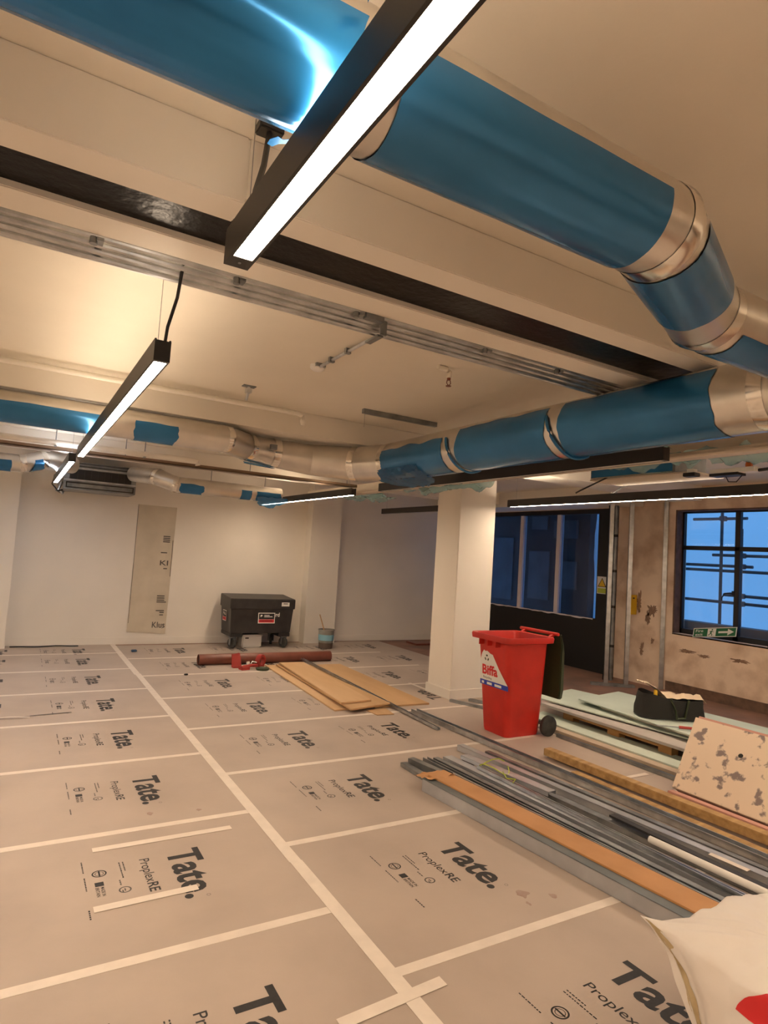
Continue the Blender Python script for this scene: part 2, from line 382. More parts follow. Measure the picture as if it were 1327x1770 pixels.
# ------------------------------------------------------------------ protection boards, tape and print
U, V = Vector((0, -1, 0)), Vector((1, 0, 0))
O = Vector((0, 0, .0008))
def seg(v, spans, th): return merge(*[rect_mb(O, U, V, a, b, v-th/2, v+th/2) for a, b in spans])
bigprint = text_mb('Tate.', .172, O, U, V, .50, .028).mesh('print', 'print_ink', fix=False)
midtxt = merge(text_mb('Proplex', .052, O+U*.03+V*-.145, U, V, .245, .004), text_mb('RE', .052, O+U*.283+V*-.145, U, V, .085, .018)).mesh('print', 'print_ink', fix=False)
def dashes(a, b, st=.012):
    out = []; x = a
    while x < b: out.append((x, min(b, x+st*random.uniform(.6, 1.5)))); x = out[-1][1]+.004
    return out
small = merge(seg(-.225, dashes(.02, .12), .006), seg(-.243, dashes(.02, .19), .006),
              seg(-.415, dashes(-.05, .07), .006), seg(-.415, dashes(.12, .25), .006), seg(-.42, dashes(.42, .50), .007),
              ring_mb(.028, .035, O+U*.10+V*-.345, U, V), ring_mb(.018, .021, O+U*.10+V*-.345, U, V), rect_mb(O+U*.10+V*-.345, U, V, -.026, .026, -.004, .004),
              rect_mb(O, U, V, .185, .225, -.375, -.335), text_mb('MADE IN', .017, O+U*.235+V*-.352, U, V, .085, .012), text_mb('BRITAIN', .017, O+U*.235+V*-.376, U, V, .085, .012)).mesh('print', 'print_ink', fix=False)
faint = merge(ring_mb(.022, .029, O+U*.30+V*-.25, U, V), rect_mb(O+U*.30+V*-.25, U, V, -.012, .012, -.003, .003), rect_mb(O+U*.30+V*-.25, U, V, .0, .02, -.014, -.008),
              seg(-.262, dashes(.20, .255), .007), ring_mb(.008, .010, O+U*.50+V*.10, U, V, 12)).mesh('print', 'print_faint', fix=False)
def print_at(par, x, y, flip=False):
    for me in (bigprint, midtxt, small, faint):
        o = put(me, 'print', par, (x, y, 0))
        if flip: o.rotation_euler.z = math.pi
BD = 2.4
def sheet(x0, x1, y0, y1, prints, flip=False):
    o = box('protection_board', x0+.002, x1-.002, y0+.002, y1-.002, -.006, 0, 'sheet_grey', floor)
    for px in prints:
        dx = random.uniform(-.012, .012)
        if flip: print_at(o, px+dx, y0+.36, True)
        else: print_at(o, px+dx, y1-.36+random.uniform(-.02, .02))
def tape(x0, x1, y0, y1, z=.0014, skew=0):
    horiz = (x1-x0) > (y1-y0)
    MB().hexa([(x0, y0, z-.001), (x1, y0+(skew if horiz else 0), z-.001), (x1, y1+(skew if horiz else 0), z-.001), (x0, y1, z-.001),
               (x0, y0, z), (x1, y0+(skew if horiz else 0), z), (x1, y1+(skew if horiz else 0), z), (x0, y1, z)]).build('tape_strip', 'tape_white', floor)
XA, XB_, XCc = 1.46, 3.86, 6.26
tw = .027
for k in range(-2, 8):
    y0 = 2.71-1.2+1.2*k; y1 = y0+1.2
    y0c, y1c = y0, min(y1, YB-.02)
    if y0c > YB-.3: continue
    sheet(XA-BD, XA, y0c, y1c, (.85, -.15) if y1-y1c < .5 else ())
    sheet(XA-2*BD, XA-BD, y0c, y1c, ())
    if k > -2: tape(XA-2*BD, XA-.03, y0-tw, y0+tw, .0014, random.uniform(-.008, .008))
# strip against the wall, printed sheet turned round and cut
for k in range(-2, 8):
    y0 = 2.20-1.2+1.2*k; y1 = min(y0+1.2, YB-.02)
    if y0 > YB-.3: continue
    sheet(XA, XB_, y0, y1, (2.28, 3.27) if y1-y0 > 1 else (2.28,))
    if k == 4: sheet(XB_, 4.69, y0, y1, (4.62,), True); sheet(4.69, XCc, y0, y1, ())
    elif k < 9: sheet(XB_, XCc, y0, y1, (4.67, 5.65) if (y1-y0 > 1 and k > 4) else ())
    if k > -2: tape(XA+.03, 5.6 if k > 3 else (4.9 if k > 2 else 3.9), y0-tw, y0+tw, .0014, random.uniform(-.008, .008))
# boards at the far back row on the left
tape(XA-.034, XA+.034, -.6, 3.2, .0026); tape(XA-.038, XA+.030, 3.2, 8.35, .0026); tape(XA-.05, XA+.024, 8.3, YB-.02, .0027)
tape(4.66, 4.71, 6.62, 7.05, .0026)
tape(.50, 1.26, 3.705, 3.755, .0026); tape(.45, .92, 3.115, 3.165, .0030, .01)
tape(1.15, 1.63, 2.02, 2.075, .0036, .03)
tape(3.3, 4.1, 9.43, 9.47, .0026)
tape(4.42, 4.72, 3.41, 3.45, .0026)
for i, (x, y, a, l) in enumerate(((-.05, 6.6, -.15, .3), (.25, 6.62, .1, .35))):
    s = thing('paper_strip', ['curled white paper strip lying on the left boards', 'thin dark-edged strip beside the curled paper strip'][i], 'strip', (x, y, 0), a)
    MB().grid(lambda u, v: Vector((u*l, v*.02, .004+.012*math.sin(u*3)*(1-i))), 12, 1).build('strip', 'tape_white' if i == 0 else 'print_faint', s, fix=False)

# ------------------------------------------------------------------ linear lights
HL = .414
def linear_light(label, x, y0, y1, state, z=2.39, cables=True, endm=.03, group='suspended linear lights', seen=True):
    t = thing('linear_light', label, 'light', (x, y0, z), 0, group)
    L = y1-y0; wd, hh = .031, .082
    hs = MB().box(-wd, wd, 0, L, .008, hh).box(-wd, -.0235, 0, L, 0, .008).box(.0235, wd, 0, L, 0, .008).box(-.0235, .0235, 0, .02, 0, .008).box(-.0235, .0235, L-endm, L, 0, .008).box(-wd, -.024, 0, L, hh, hh+.006).box(.024, wd, 0, L, hh, hh+.006)
    hs.build('housing', 'light_black', t)
    box('diffuser', -.0235, .0235, .02, L-endm, .0015, .008, {1: 'diffuser_lit', 2: 'diffuser_cool', 0: 'diffuser_off'}[state], t)
    if state: box('uplight_strip', -.02, .02, .03, L-.03, hh, hh+.0006, 'uplight' if state == 1 else 'diffuser_cool', t)
    box('end_cap', -wd, wd, -.004, 0, 0, hh, 'light_black', t); box('end_cap', -wd, wd, L, L+.004, 0, hh, 'light_black', t)
    MB().lathe([(.004, -.002), (.004, .0)], 8, (0, L-endm*.5, 0)).build('end_screw', 'wire', t)
    for yy in (.12, L-.12)[:1 if z == 2.39 and x == HL else 2]:
        yw = y0+yy
        top = (ZB if (1.84 < yw < 2.38 or 5.3 < yw < 5.75 or 8.75 < yw < 9.15) else ZC)-z
        MB().tube([(0, yy, hh), (0, yy, top)], .0012, 5).build('suspension_wire', 'wire', t)
    return t
def feed(t, yy, dz, dy=.03, bend=.03, rose=True):
    MB().tube([(.012, yy, .08), (.012+bend*.3, yy+.005, .08+dz*.25), (.012+bend, yy+dy*.5, .08+dz*.6), (.012+bend, yy+dy, .08+dz)], .0065, 7).build('power_cable', 'cable', t, True)
    if rose: MB().lathe([(.03, 0), (.03, .02), (.012, .03)], 14, (.012+bend, yy+dy, .08+dz-.03)).build('ceiling_rose', 'light_black', t, True)
HL = .414
t = linear_light('large lit linear light crossing the blue duct at the top', HL, -2.15, 1.525, 1, endm=.055); MB().tube([(.0, 3.57, .085), (.03, 3.66, .20), (.085, 3.79, .36), (.127, 3.896, .54)], .0085, 7).build('power_cable', 'cable', t, True)
MB().box(.09, .165, 3.87, 3.925, .53, .56).build('ceiling_rose', 'light_black', t, bevel=.004)
MB().tube([(0, 3.60, .085), (.083, 3.897, .56)], .0013, 5).build('suspension_wire', 'wire', t)
t = linear_light('lit linear light hanging between the two beams on the left', .425, 2.53, 6.2, 1); feed(t, .03, .29, -.13, .02, False)
linear_light('short-looking cool white linear light in front of the wall fan coil unit', .39, 6.66, 9.72, 2)
linear_light('unlit black linear light beside the drooping blue film', 3.45, 2.45, 6.0, 0)
linear_light('lit linear light glimpsed behind the torn blue film', 3.5, 6.75, 10.05, 1)
t = linear_light('lit linear light running in front of the windows', 5.32, 2.2, 5.97, 1)
MB().tube([(.03, 2.25, .08), (.04, 2.0, .20), (.05, 1.9, .30)], .006).build('power_cable', 'cable', t, True)
linear_light('unlit black linear light by the grey recess behind the pillar', 5.42, 7.0, 9.3, 0)
linear_light('lit linear light behind the viewer near the windows', 5.32, -1.9, 1.75, 1)
linear_light('lit linear light behind the viewer over the stud pile', 3.45, -2.4, 1.1, 1)
for (a, b, s) in ((-2.15, 1.475, 'near'), (2.53, 6.2, 'middle'), (6.66, 9.72, 'far')):
    linear_light('lit linear light in the left-hand row, %s length' % s, -2.6, a, b, 1)

# ------------------------------------------------------------------ ducts
def duct_rings(pts, rad, n=40):
    pts = [Vector(p) for p in pts]; out = []
    for k, p in enumerate(pts):
        d0 = (pts[k]-pts[k-1]).normalized() if k else (pts[1]-pts[0]).normalized()
        d1 = (pts[k+1]-pts[k]).normalized() if k < len(pts)-1 else d0
        b = (d0+d1).normalized(); a = b.cross(Vector((0, 0, 1))).normalized(); c = a.cross(b).normalized()
        st = 1/max(.5, b.dot(d1))
        out.append([p+rad[k]*(math.cos(t)*a*st+math.sin(t)*c) for t in (2*math.pi*i/n for i in range(n))])
    return out
def duct(t, pts, rad, m='duct_metal', bands=True):
    rg = duct_rings(pts, rad)
    for k in range(len(pts)-1):
        MB().loft([rg[k], rg[k+1]], k == 0, k == len(pts)-2).build('duct_section', m, t, True)
    if bands:
        for k in range(1, len(pts)-1):
            c = Vector(pts[k])
            r0 = [c+(v-c)*1.012 for v in rg[k]]
            d = [(Vector(pts[k])-Vector(pts[k-1])).normalized()*-.035, (Vector(pts[k+1])-Vector(pts[k])).normalized()*.035]
            MB().loft([[v+d[0] for v in r0], [c+(v-c)*1.03 for v in rg[k]], [v+d[1] for v in r0]], False, False).build('joint_band', 'duct_band', t, True)
def film(t, A, B, r, a0, a1, m='film_blue', rag=.03, seed=0, n=36, nl=14, e0=1, e1=1, name='protective_film'):
    """blue protective film wrapped on the duct between A and B over the angles a0..a1 (0 = near/left side, -90 = underneath)"""
    A, B = Vector(A), Vector(B); d = (B-A).normalized(); a = -d.cross(Vector((0, 0, 1))).normalized(); c = Vector((0, 0, 1)); L = (B-A).length
    def fn(u, v):
        th = a0+(a1-a0)*u
        s0 = rag*e0*(noise.noise((u*4, seed, 0))+.25*noise.noise((u*13, seed, 4))); s1 = L+rag*e1*(noise.noise((u*4, seed, 9))+.25*noise.noise((u*13, seed, 7)))
        s = s0+(s1-s0)*v
        ed = min(u, 1-u); dth = (.10*rag/.03*noise.noise((s*5, seed, u*2))) if ed < .02 else 0
        th2 = R(th)+dth
        rr = r+.003+.0015*noise.noise((s*4, th*.05, seed))
        return A+d*s+rr*(math.cos(th2)*a+math.sin(th2)*c)
    o = MB().grid(fn, n, nl).build(name, m, t, True, fix=False)
    return o
# near branch
nd = thing('ventilation_duct', 'large round duct in blue film across the top with angled elbow', 'duct', (0, 0, 0), 0, 'ventilation ducts')
r1 = .124; c1 = (1.05, 2.60)
duct(nd, [(-3.55, 1.065, 2.617), (1.42, 1.065, 2.617), (2.03, 1.315, 2.617), (2.83, 1.315, 2.617)], [r1, r1, r1, r1])
film(nd, (-3.5, 1.065, 2.617), (.455, 1.065, 2.617), r1, -190, 60, 'film_spiral', .02, 1, nl=20)
film(nd, (.545, 1.065, 2.617), (1.32, 1.065, 2.617), r1, -190, 48, 'film_blue', .008, 2)
dv = Vector((.61, .25, 0)).normalized()
film(nd, Vector((1.42, 1.065, 2.617))+dv*.055, Vector((2.03, 1.315, 2.617))-dv*.20, r1, -190, 50, 'film_blue', .022, 3)
film(nd, (2.12, 1.315, 2.617), (2.7, 1.315, 2.617), r1, -140, 40, 'film_blue', .02, 4)
MB().grid(lambda u, v: Vector((.43+.02*v+.03*noise.noise((u*4, v*3, 1)), .90-.06*u+.03*noise.noise((u*3, v*5, 2)), 2.62+.06*v+.03*noise.noise((u*6, v*6, 3)))), 8, 8).build('loose_film', 'film_loose', nd, True, fix=False)
MB().prism([(0, 0), (.045, .01), (.055, .003), (.07, .012), (.075, .024), (.065, .03), (.053, .022), (.04, .02), (0, .02)], (0, 0, .001), (.44, 1.165, 2.535), (-1, .35, -.1), (.2, .6, -.4)).build('loose_film', 'film_loose', nd)
for x in (-2.2, -.9): MB().tube([(x, 1.065, 2.73), (x, 1.065, ZC+.005)], .005, 6).build('hanger', 'galv_dull', nd)
# trunk
tk = thing('ventilation_duct', 'trunk duct with drooping torn blue film running towards the back', 'duct', (0, 0, 0), 0, 'ventilation ducts')
r2 = .178; tx, tz, fz = 2.96, 2.555, 2.607
far = [(tx, .3, tz), (tx, 1.55, tz), (tx, 4.95, tz), (2.80, 5.38, tz), (2.42, 5.60, 2.57), (2.05, 5.66, 2.59), (1.76, 5.63, fz), (1.48, 5.36, fz), (-3.55, 5.36, fz)]
frad = [r2, r2, r2, .168, .152, .135, .124, .121, .121]
duct(tk, far[:5], frad[:5])
fl_ = MB().lathe([(r2*1.05, -.02), (r2*1.09, -.02), (r2*1.09, .02), (r2*1.05, .02)], 36).build('flange', 'duct_band', tk, True)
fl_.location = (tx, 1.42, tz); fl_.rotation_euler = (R(90), 0, 0)
box('branch_box', 2.76, 3.1, .75, 1.36, 2.39, 2.72, 'duct_metal', tk, .01)
film(tk, (tx, 1.76, tz), (tx, 2.73, tz), r2, -150, 50, 'film_blue', .03, 5, nl=40)
film(tk, (tx, 2.84, tz), (tx, 3.77, tz), r2, -150, 46, 'film_blue', .03, 6, nl=40)
film(tk, (tx, 3.95, tz), (tx, 4.92, tz), r2, -150, 26, 'film_blue', .05, 7, nl=40)
def drape(y0, y1, sag, seed, m='film_loose'):
    def fn(u, v):
        y = y0+(y1-y0)*u+.05*noise.noise((v*4, seed, u*3))
        th = R(-40-75*v) if v < .6 else R(-85)
        w = max(0, (v-.35)/.65); e = math.sin(math.pi*min(1, max(0, u)))**.6
        x = tx-math.cos(R(-30-60*v))*(r2+.012)+w*.16*e
        z = tz+math.sin(R(-30-60*v))*(r2+.012)-sag*w*e*(.75+.5*noise.noise((u*5, v*2, seed)))
        return Vector((x+.02*noise.noise((u*9, v*7, seed)), y, z+.018*noise.noise((u*11, v*5, seed+3))))
    MB().grid(fn, 40, 14).build('loose_film', m, tk, True, fix=False)
drape(4.30, 5.05, .05, 13)
for s, (yy, a) in enumerate(((2.80, 0), (3.86, 1))):        # rolled film edges
    MB().tube([(tx-(r2+.012)*math.cos(R(q)), yy-.10*(q/-130.)+.012*math.sin(q*.035), tz+(r2+.012)*math.sin(R(q))) for q in range(20, -130, -10)], .010, 7).build('film_roll', 'film_blue', tk, True)
for y in (.5, .7): MB().tube([(tx, y, tz+.17), (tx, y, ZC+.005)], .005, 6).build('hanger', 'galv_dull', tk)
# far branch
fd = thing('ventilation_duct', 'far round duct below the second beam with blue film patches', 'duct', (0, 0, 0), 0, 'ventilation ducts')
duct(fd, far[4:], frad[4:])
film(fd, (-3.5, 5.36, fz), (.49, 5.36, fz), .121, -190, 40, 'film_blue', .05, 8, nl=24)
film(fd, (.73, 5.36, fz), (1.06, 5.36, fz), .121, -190, 50, 'film_blue', .05, 9)
film(fd, (2.05, 5.66, fz-.03), (1.78, 5.63, fz-.02), .132, -130, -80, 'film_loose', .05, 10)
MB().tube([(1.98, 5.53, 2.62), (1.97, 5.48, 2.62)], .02).box(1.94, 2.0, 5.45, 5.49, 2.595, 2.64).build('damper_handle', 'galv_dull', fd, True)
# slim ducts near the back wall
sd = thing('ventilation_duct', 'slim duct with blue film right of the wall fan coil unit', 'duct', (0, 0, 0), 0, 'ventilation ducts')
duct(sd, [(1.38, 9.6, 2.62), (1.60, 9.0, 2.56), (1.82, 8.85, 2.47), (3.35, 8.85, 2.47)], [.11, .115, .11, .11])
film(sd, (1.86, 8.85, 2.47), (2.17, 8.85, 2.47), .11, -190, 60, 'film_blue', .06, 20)
film(sd, (2.72, 8.85, 2.47), (2.88, 8.85, 2.47), .11, -190, 50, 'film_blue', .03, 21)
film(sd, (2.95, 8.85, 2.47), (3.32, 8.85, 2.47), .112, -190, 40, 'film_blue', .05, 22)
for x in (2.3, 3.1): MB().tube([(x, 8.85, 2.57), (x, 8.85, 2.745)], .005, 6).build('hanger', 'galv_dull', sd)
def torn2(u, v):
    return Vector((2.95+.46*u+.03*noise.noise((u*4, v*4, 1)), 8.72-.05*v, 2.42-.16*v*math.sin(math.pi*min(1, .25+u*.7))+.03*noise.noise((u*7, v*5, 2))))
MB().grid(torn2, 26, 10).build('loose_film', 'film_loose', sd, True, fix=False)
sl = thing('ventilation_duct', 'slim duct with blue film left of the wall fan coil unit', 'duct', (0, 0, 0), 0, 'ventilation ducts')
duct(sl, [(-3.5, 8.85, 2.52), (-.02, 8.85, 2.52), (.18, 8.9, 2.60), (.55, 9.3, 2.62)], [.11, .11, .115, .115])
film(sl, (-3, 8.85, 2.52), (-.14, 8.85, 2.52), .11, -190, 60, 'film_blue', .02, 23)
film(sl, (.06, 8.86, 2.55), (.20, 8.92, 2.60), .12, -190, 60, 'film_blue', .02, 24)

# ------------------------------------------------------------------ ceiling services
cb = thing('conduit_run', 'bundle of galvanised conduits clipped along the near beam', 'conduit', (0, 2.455, 2.735))
for k, (dy, dz) in enumerate(((-.045, .022), (-.015, .008), (.014, -.006), (.043, -.02))):
    MB().tube([(-3.5, dy, dz), (8.2, dy, dz)], .0125, 9).build('conduit', 'galv', cb, True)
for x in (-1.2, -.4, .16, .68, 1.22, 1.95, 2.45):
    MB().box(x-.012, x+.012, -.07, .075, .0, .012).build('clip', 'galv_dull', cb)
    MB().lathe([(.014, -.01), (.014, .015)], 10, (x-.02, -.05, .0)).build('clip_bolt', 'galv_dull', cb, True)
MB().box(1.33, 1.36, -.02, .10, -.055, -.045).box(1.33, 1.36, -.05, -.04, -.055, .02).box(1.24, 1.33, -.075, -.04, -.005, .03).build('bracket', 'galv_dull', cb)
sm = thing('smoke_detector', 'white smoke detector on a short conduit from the beam', 'detector', (1.66, 3.86, ZC))
MB().lathe([(.05, 0), (.052, -.018), (.046, -.03), (.03, -.04), (.02, -.042)], 22).build('detector_head', 'white_plastic', sm, True)
MB().tube([(.0, -.03, -.02), (.0, -.72, -.02)], .0105, 9).build('conduit', 'galv', sm, True)
for y in (-.22, -.45): box('saddle', -.018, .018, y-.012, y+.012, -.034, 0, 'galv_dull', sm)
box('back_box', -.035, .035, -.06, .02, -.022, 0, 'galv_dull', sm)
hk = thing('pipe_hanger', 'small galvanised pipe hanger bolted to the ceiling', 'bracket', (1.47, 4.75, ZC))
MB().box(-.05, .05, -.03, .03, -.008, 0).build('plate', 'galv_dull', hk); MB().tube([(0, 0, -.005), (0, .02, -.06), (.005, .06, -.10)], .012).box(-.02, .02, -.02, .03, -.055, -.02).build('rod', 'galv', hk, True)
sp = thing('sprinkler_pipe', 'white sprinkler pipe with drop along the second beam', 'pipe', (0, 5.10, 2.885))
MB().tube([(-3.5, 0, 0), (2.03, 0, 0), (2.08, 0, -.015), (2.09, 0, -.06)], .022, 12).build('pipe', 'casing_paint', sp, True)
MB().lathe([(.016, -.10), (.026, -.07), (.026, -.055)], 12, (2.09, 0, 0)).build('pipe_elbow', 'casing_paint', sp, True)
sk = thing('ceiling_sprinkler', 'brass sprinkler head hanging from the cream ceiling', 'sprinkler', (2.36, 3.30, ZC))
MB().tube([(-.09, 0, -.012), (-.02, 0, -.016), (0, 0, -.03), (0, 0, -.07)], .018, 10).build('pipe', 'casing_paint', sk, True)
MB().lathe([(.013, -.07), (.011, -.085)], 10).tube([(-.012, 0, -.085), (-.016, 0, -.105), (0, 0, -.122)], .003).tube([(.012, 0, -.085), (.016, 0, -.105), (0, 0, -.122)], .003).lathe([(.018, -.126), (.018, -.122)], 12).build('head', 'pipe_brown', sk, True)
rl = thing('strut_rail', 'dark steel strut rail fixed to the ceiling above the trunk duct', 'rail', (2.50, 4.75, ZC))
MB().box(0, .78, -.02, .02, -.04, 0).build('rail', 'galv_dull', rl); MB().tube([(.02, 0, -.04), (.02, 0, -.16)], .0015, 5).build('wire', 'wire', rl)
wp = thing('water_pipe', 'cream pipe with end cap running below the rear beams', 'pipe', (0, 7.05, 2.60))
MB().tube([(-3.5, 0, 0), (1.6, 0, 0), (1.66, 0, -.01), (1.67, 0, -.05)], .03, 12).build('pipe', 'casing_paint', wp, True)
for x in (.25, 1.1): MB().tube([(x, 0, .02), (x, 0, .35)], .005, 6).box(x-.012, x+.012, -.04, .04, -.036, -.03).build('hanger', 'galv_dull', wp)
bt = thing('cable_tray', 'brown cable tray crossing in front of the back wall', 'tray', (0, 7.75, 2.60))
MB().box(-3.5, 4.03, -.07, .07, 0, .008).box(-3.5, 4.03, -.07, -.06, 0, .04).box(-3.5, 4.03, .06, .07, 0, .04).build('tray', 'tray_brown', bt)
for i in range(3): MB().tube([(-3.5+.5*k, -.03+.03*i+.012*noise.noise((k*.7, i, 0)), .022+.01*noise.noise((k*.5, i, 4))) for k in range(16)], .011, 6).build('cable', 'cable', bt, True)
for x in (-.5, 1.0, 2.5, 3.9): MB().tube([(x, 0, 0), (x, 0, .35)], .005, 6).build('hanger', 'galv_dull', bt)
gt = thing('cable_tray', 'galvanised cable tray running beneath the unlit black light', 'tray', (3.70, 0, 2.435))
MB().box(-.06, .06, .6, 9.5, 0, .006).box(-.06, -.053, .6, 9.5, 0, .035).box(.053, .06, .6, 9.5, 0, .035).build('tray', 'trunking', gt)
MB().tube([(-.10, .6, .0), (-.10, 9.5, .0)], .014).build('conduit', 'trunking', gt, True)
for y in (1.4, 2.9, 4.4, 5.9): MB().tube([(0, y, 0), (0, y, .5)], .005, 6).build('hanger', 'galv_dull', gt)
tr = thing('trunking', 'wide cream trunking high up beside the galvanised tray', 'trunking', (4.2, 0, 2.57))
MB().box(-.09, .09, .8, 9.6, 0, .09).build('body', 'trunking', tr, bevel=.004)
MB().tube([(-.14, .8, -.02), (-.14, 9.6, -.02)], .011).build('conduit', 'galv', tr, True); MB().tube([(.15, .8, .03), (.15, 9.6, .03)], .02).build('pipe', 'tray_brown', tr, True)
def clump(name, label, c, s, seed, m='film_clear', nu=22):
    def fn(u, v):
        p = Vector(((u-.5)*s[0], (v-.5)*s[1], 0)); q = p*9+Vector((seed, seed*2, 0))
        return Vector(c)+p+Vector((.05*noise.noise(q), .05*noise.noise(q+Vector((5, 1, 2))), s[2]*noise.noise(q*.7+Vector((0, 0, 7)))+.02*noise.noise(q*3)))
    tag(MB().grid(fn, nu, nu).build(name, m, None, True, fix=False), label, 'plastic film', 'loose plastic film on the services')
clump('plastic_film', 'crumpled clear film over the tray above the pillar', (3.82, 5.4, 2.44), (.32, 1.1, .10), 1)
clump('plastic_film', 'crumpled clear film beside the film-covered unit', (4.35, 3.3, 2.60), (.5, .9, .10), 2)
clump('plastic_film', 'clear film heaped at the right end of the trunking', (4.3, 2.65, 2.56), (.5, .7, .10), 5)
clump('plastic_film', 'torn clear film hanging at the pillar top', (4.15, 5.3, 2.52), (.3, .5, .12), 3)
clump('plastic_film', 'scrap of clear film by the far lit light', (4.0, 7.4, 2.45), (.5, .9, .08), 4)
# fan coil unit on the back wall
fc = thing('fan_coil_unit', 'grey fan coil unit with dark grille high on the back wall', 'air conditioner', (.50, 9.92, 2.34))
MB().box(0, .97, .03, .70, 0, .40).build('casing', 'galv_dull', fc, bevel=.006)
box('grille_slot', .07, .90, .018, .032, .15, .29, 'black_plastic', fc)
for z in (.30, .125): box('frame_rail', .0, .97, 0, .035, z, z+.02, 'galv', fc, .003)
MB().box(.03, .94, .005, .03, .335, .345).box(.03, .94, .005, .03, .375, .385).box(.03, .04, .005, .03, .335, .385).box(.93, .94, .005, .03, .335, .385).build('top_gasket', 'black_plastic', fc)
MB().box(.03, .94, .005, .03, .02, .035).box(.03, .94, .005, .03, .09, .105).box(.03, .045, .005, .03, .02, .105).box(.925, .94, .005, .03, .02, .105).build('bottom_gasket', 'black_plastic', fc)
for i in range(9): box('grille_blade', .08+.09*i, .086+.09*i, .012, .02, .15, .29, 'chest_black', fc)
MB().tube([(-.02, .1, .25), (-.12, .08, .18), (-.14, .06, .05), (-.06, .05, -.04), (.0, .1, -.02)], .01).build('cable', 'cable', fc, True)
MB().tube([(-.03, .15, .1), (-.06, .15, -.03), (.02, .15, -.06)], .03, 10).build('flexible_pipe', 'galv', fc, True)
# film covered unit by the windows
fu = thing('fan_coil_unit', 'ceiling fan coil unit with blue film on its side by the windows', 'air conditioner', (4.74, 3.28, 2.55))
MB().box(0, .45, 0, .90, .0, .24).build('casing', 'galv_dull', fu, bevel=.006); box('protective_film', -.006, 0, .02, .88, .004, .10, 'film_blue', fu)
for (x, y) in ((.05, .05), (.4, .05), (.05, .85), (.4, .85)): MB().tube([(x, y, .24), (x, y, .4)], .005, 6).build('hanger', 'galv_dull', fu)
box('trim_edge', -.010, -.004, .02, .88, -.004, .006, 'duct_band', fu)
box('base_plate', .02, .46, -.16, .92, -.016, -.004, 'trunking', fu); MB().tube([(.0, .7, .0), (-.08, .95, -.12), (-.08, 1.0, -.14)], .008).build('drain_pipe', 'cable', fu, True)
va = thing('valve_actuator', 'white and black valve actuator with orange cap under the right-hand services', 'valve', (4.55, 2.60, 2.47))
MB().box(-.05, .05, -.12, .22, -.01, .025).build('body', 'white_plastic', va, bevel=.005); MB().box(-.052, .052, .0, .22, -.028, -.008).build('base', 'black_plastic', va)
MB().lathe([(.022, 0), (.025, .02), (.018, .045), (.008, .05)], 14, (0, -.05, .025)).build('cap', 'orange', va, True)
MB().tube([(0, -.12, .0), (0, -.5, .02)], .012).build('pipe', 'cable', va, True); MB().tube([(0, .12, -.03), (0, .10, -.07), (0, .04, -.075), (0, .0, -.03)], .004).build('cable', 'cable', va, True)
cp = thing('control_box', 'small dark control box beside the orange-capped valve', 'box', (4.55, 3.0, 2.46))
MB().box(-.04, .04, -.05, .05, 0, .03).build('body', 'black_plastic', cp, bevel=.004); box('cover', -.03, .03, -.03, .02, .03, .06, 'white_plastic', cp)

# ------------------------------------------------------------------ back wall things
ps = thing('polythene_sheet', 'printed translucent plastic sheet stuck on the back wall', 'sheet', (1.66, YB, .20))
def psf(u, v):
    return Vector((.60*u-.02*(1-v)+.004*noise.noise((u*3, v*9, 0)), -.004-.004*abs(noise.noise((u*2, v*5, 3)))-(.012 if v < .04 else 0), 2.05*v+(.04*u*(1-v) if v < .1 else 0)*-1))
MB().grid(psf, 10, 30).build('sheet', 'polythene', ps, True, fix=False)
Ux, Vz = (1, 0, 0), (0, 0, 1)
for (x, z, h, w_, s) in ((.36, .06, .10, .20, 'KIus'), (.40, 1.08, .085, .13, 'KI')):
    text_mb(s, h, (x, -.014, z), Ux, Vz, w_, .01).build('print', 'print_faint', ps, fix=False)
pr = []
for (x0, x1, z) in ((.42, .53, 1.46), (.42, .53, 1.49), (.42, .53, 1.52), (.42, .53, 1.55), (.40, .52, .50), (.40, .52, .535), (.40, .52, .57), (.40, .55, .47), (.40, .53, .33), (.46, .53, .30), (.46, .52, .26), (.40, .50, 1.28), (.46, .52, 1.02)):
    pr.append(rect_mb((0, -.014, z), Ux, Vz, x0, x1, 0, .016))
merge(*pr, ring_mb(.016, .022, (.52, -.014, .03), Ux, Vz)).build('print', 'print_faint', ps, fix=False)
MB().box(-.008, -.002, -.006, -.001, .0, 2.05).box(.575, .583, -.006, -.001, .9, 1.5).build('sheet_edge', 'print_faint', ps)
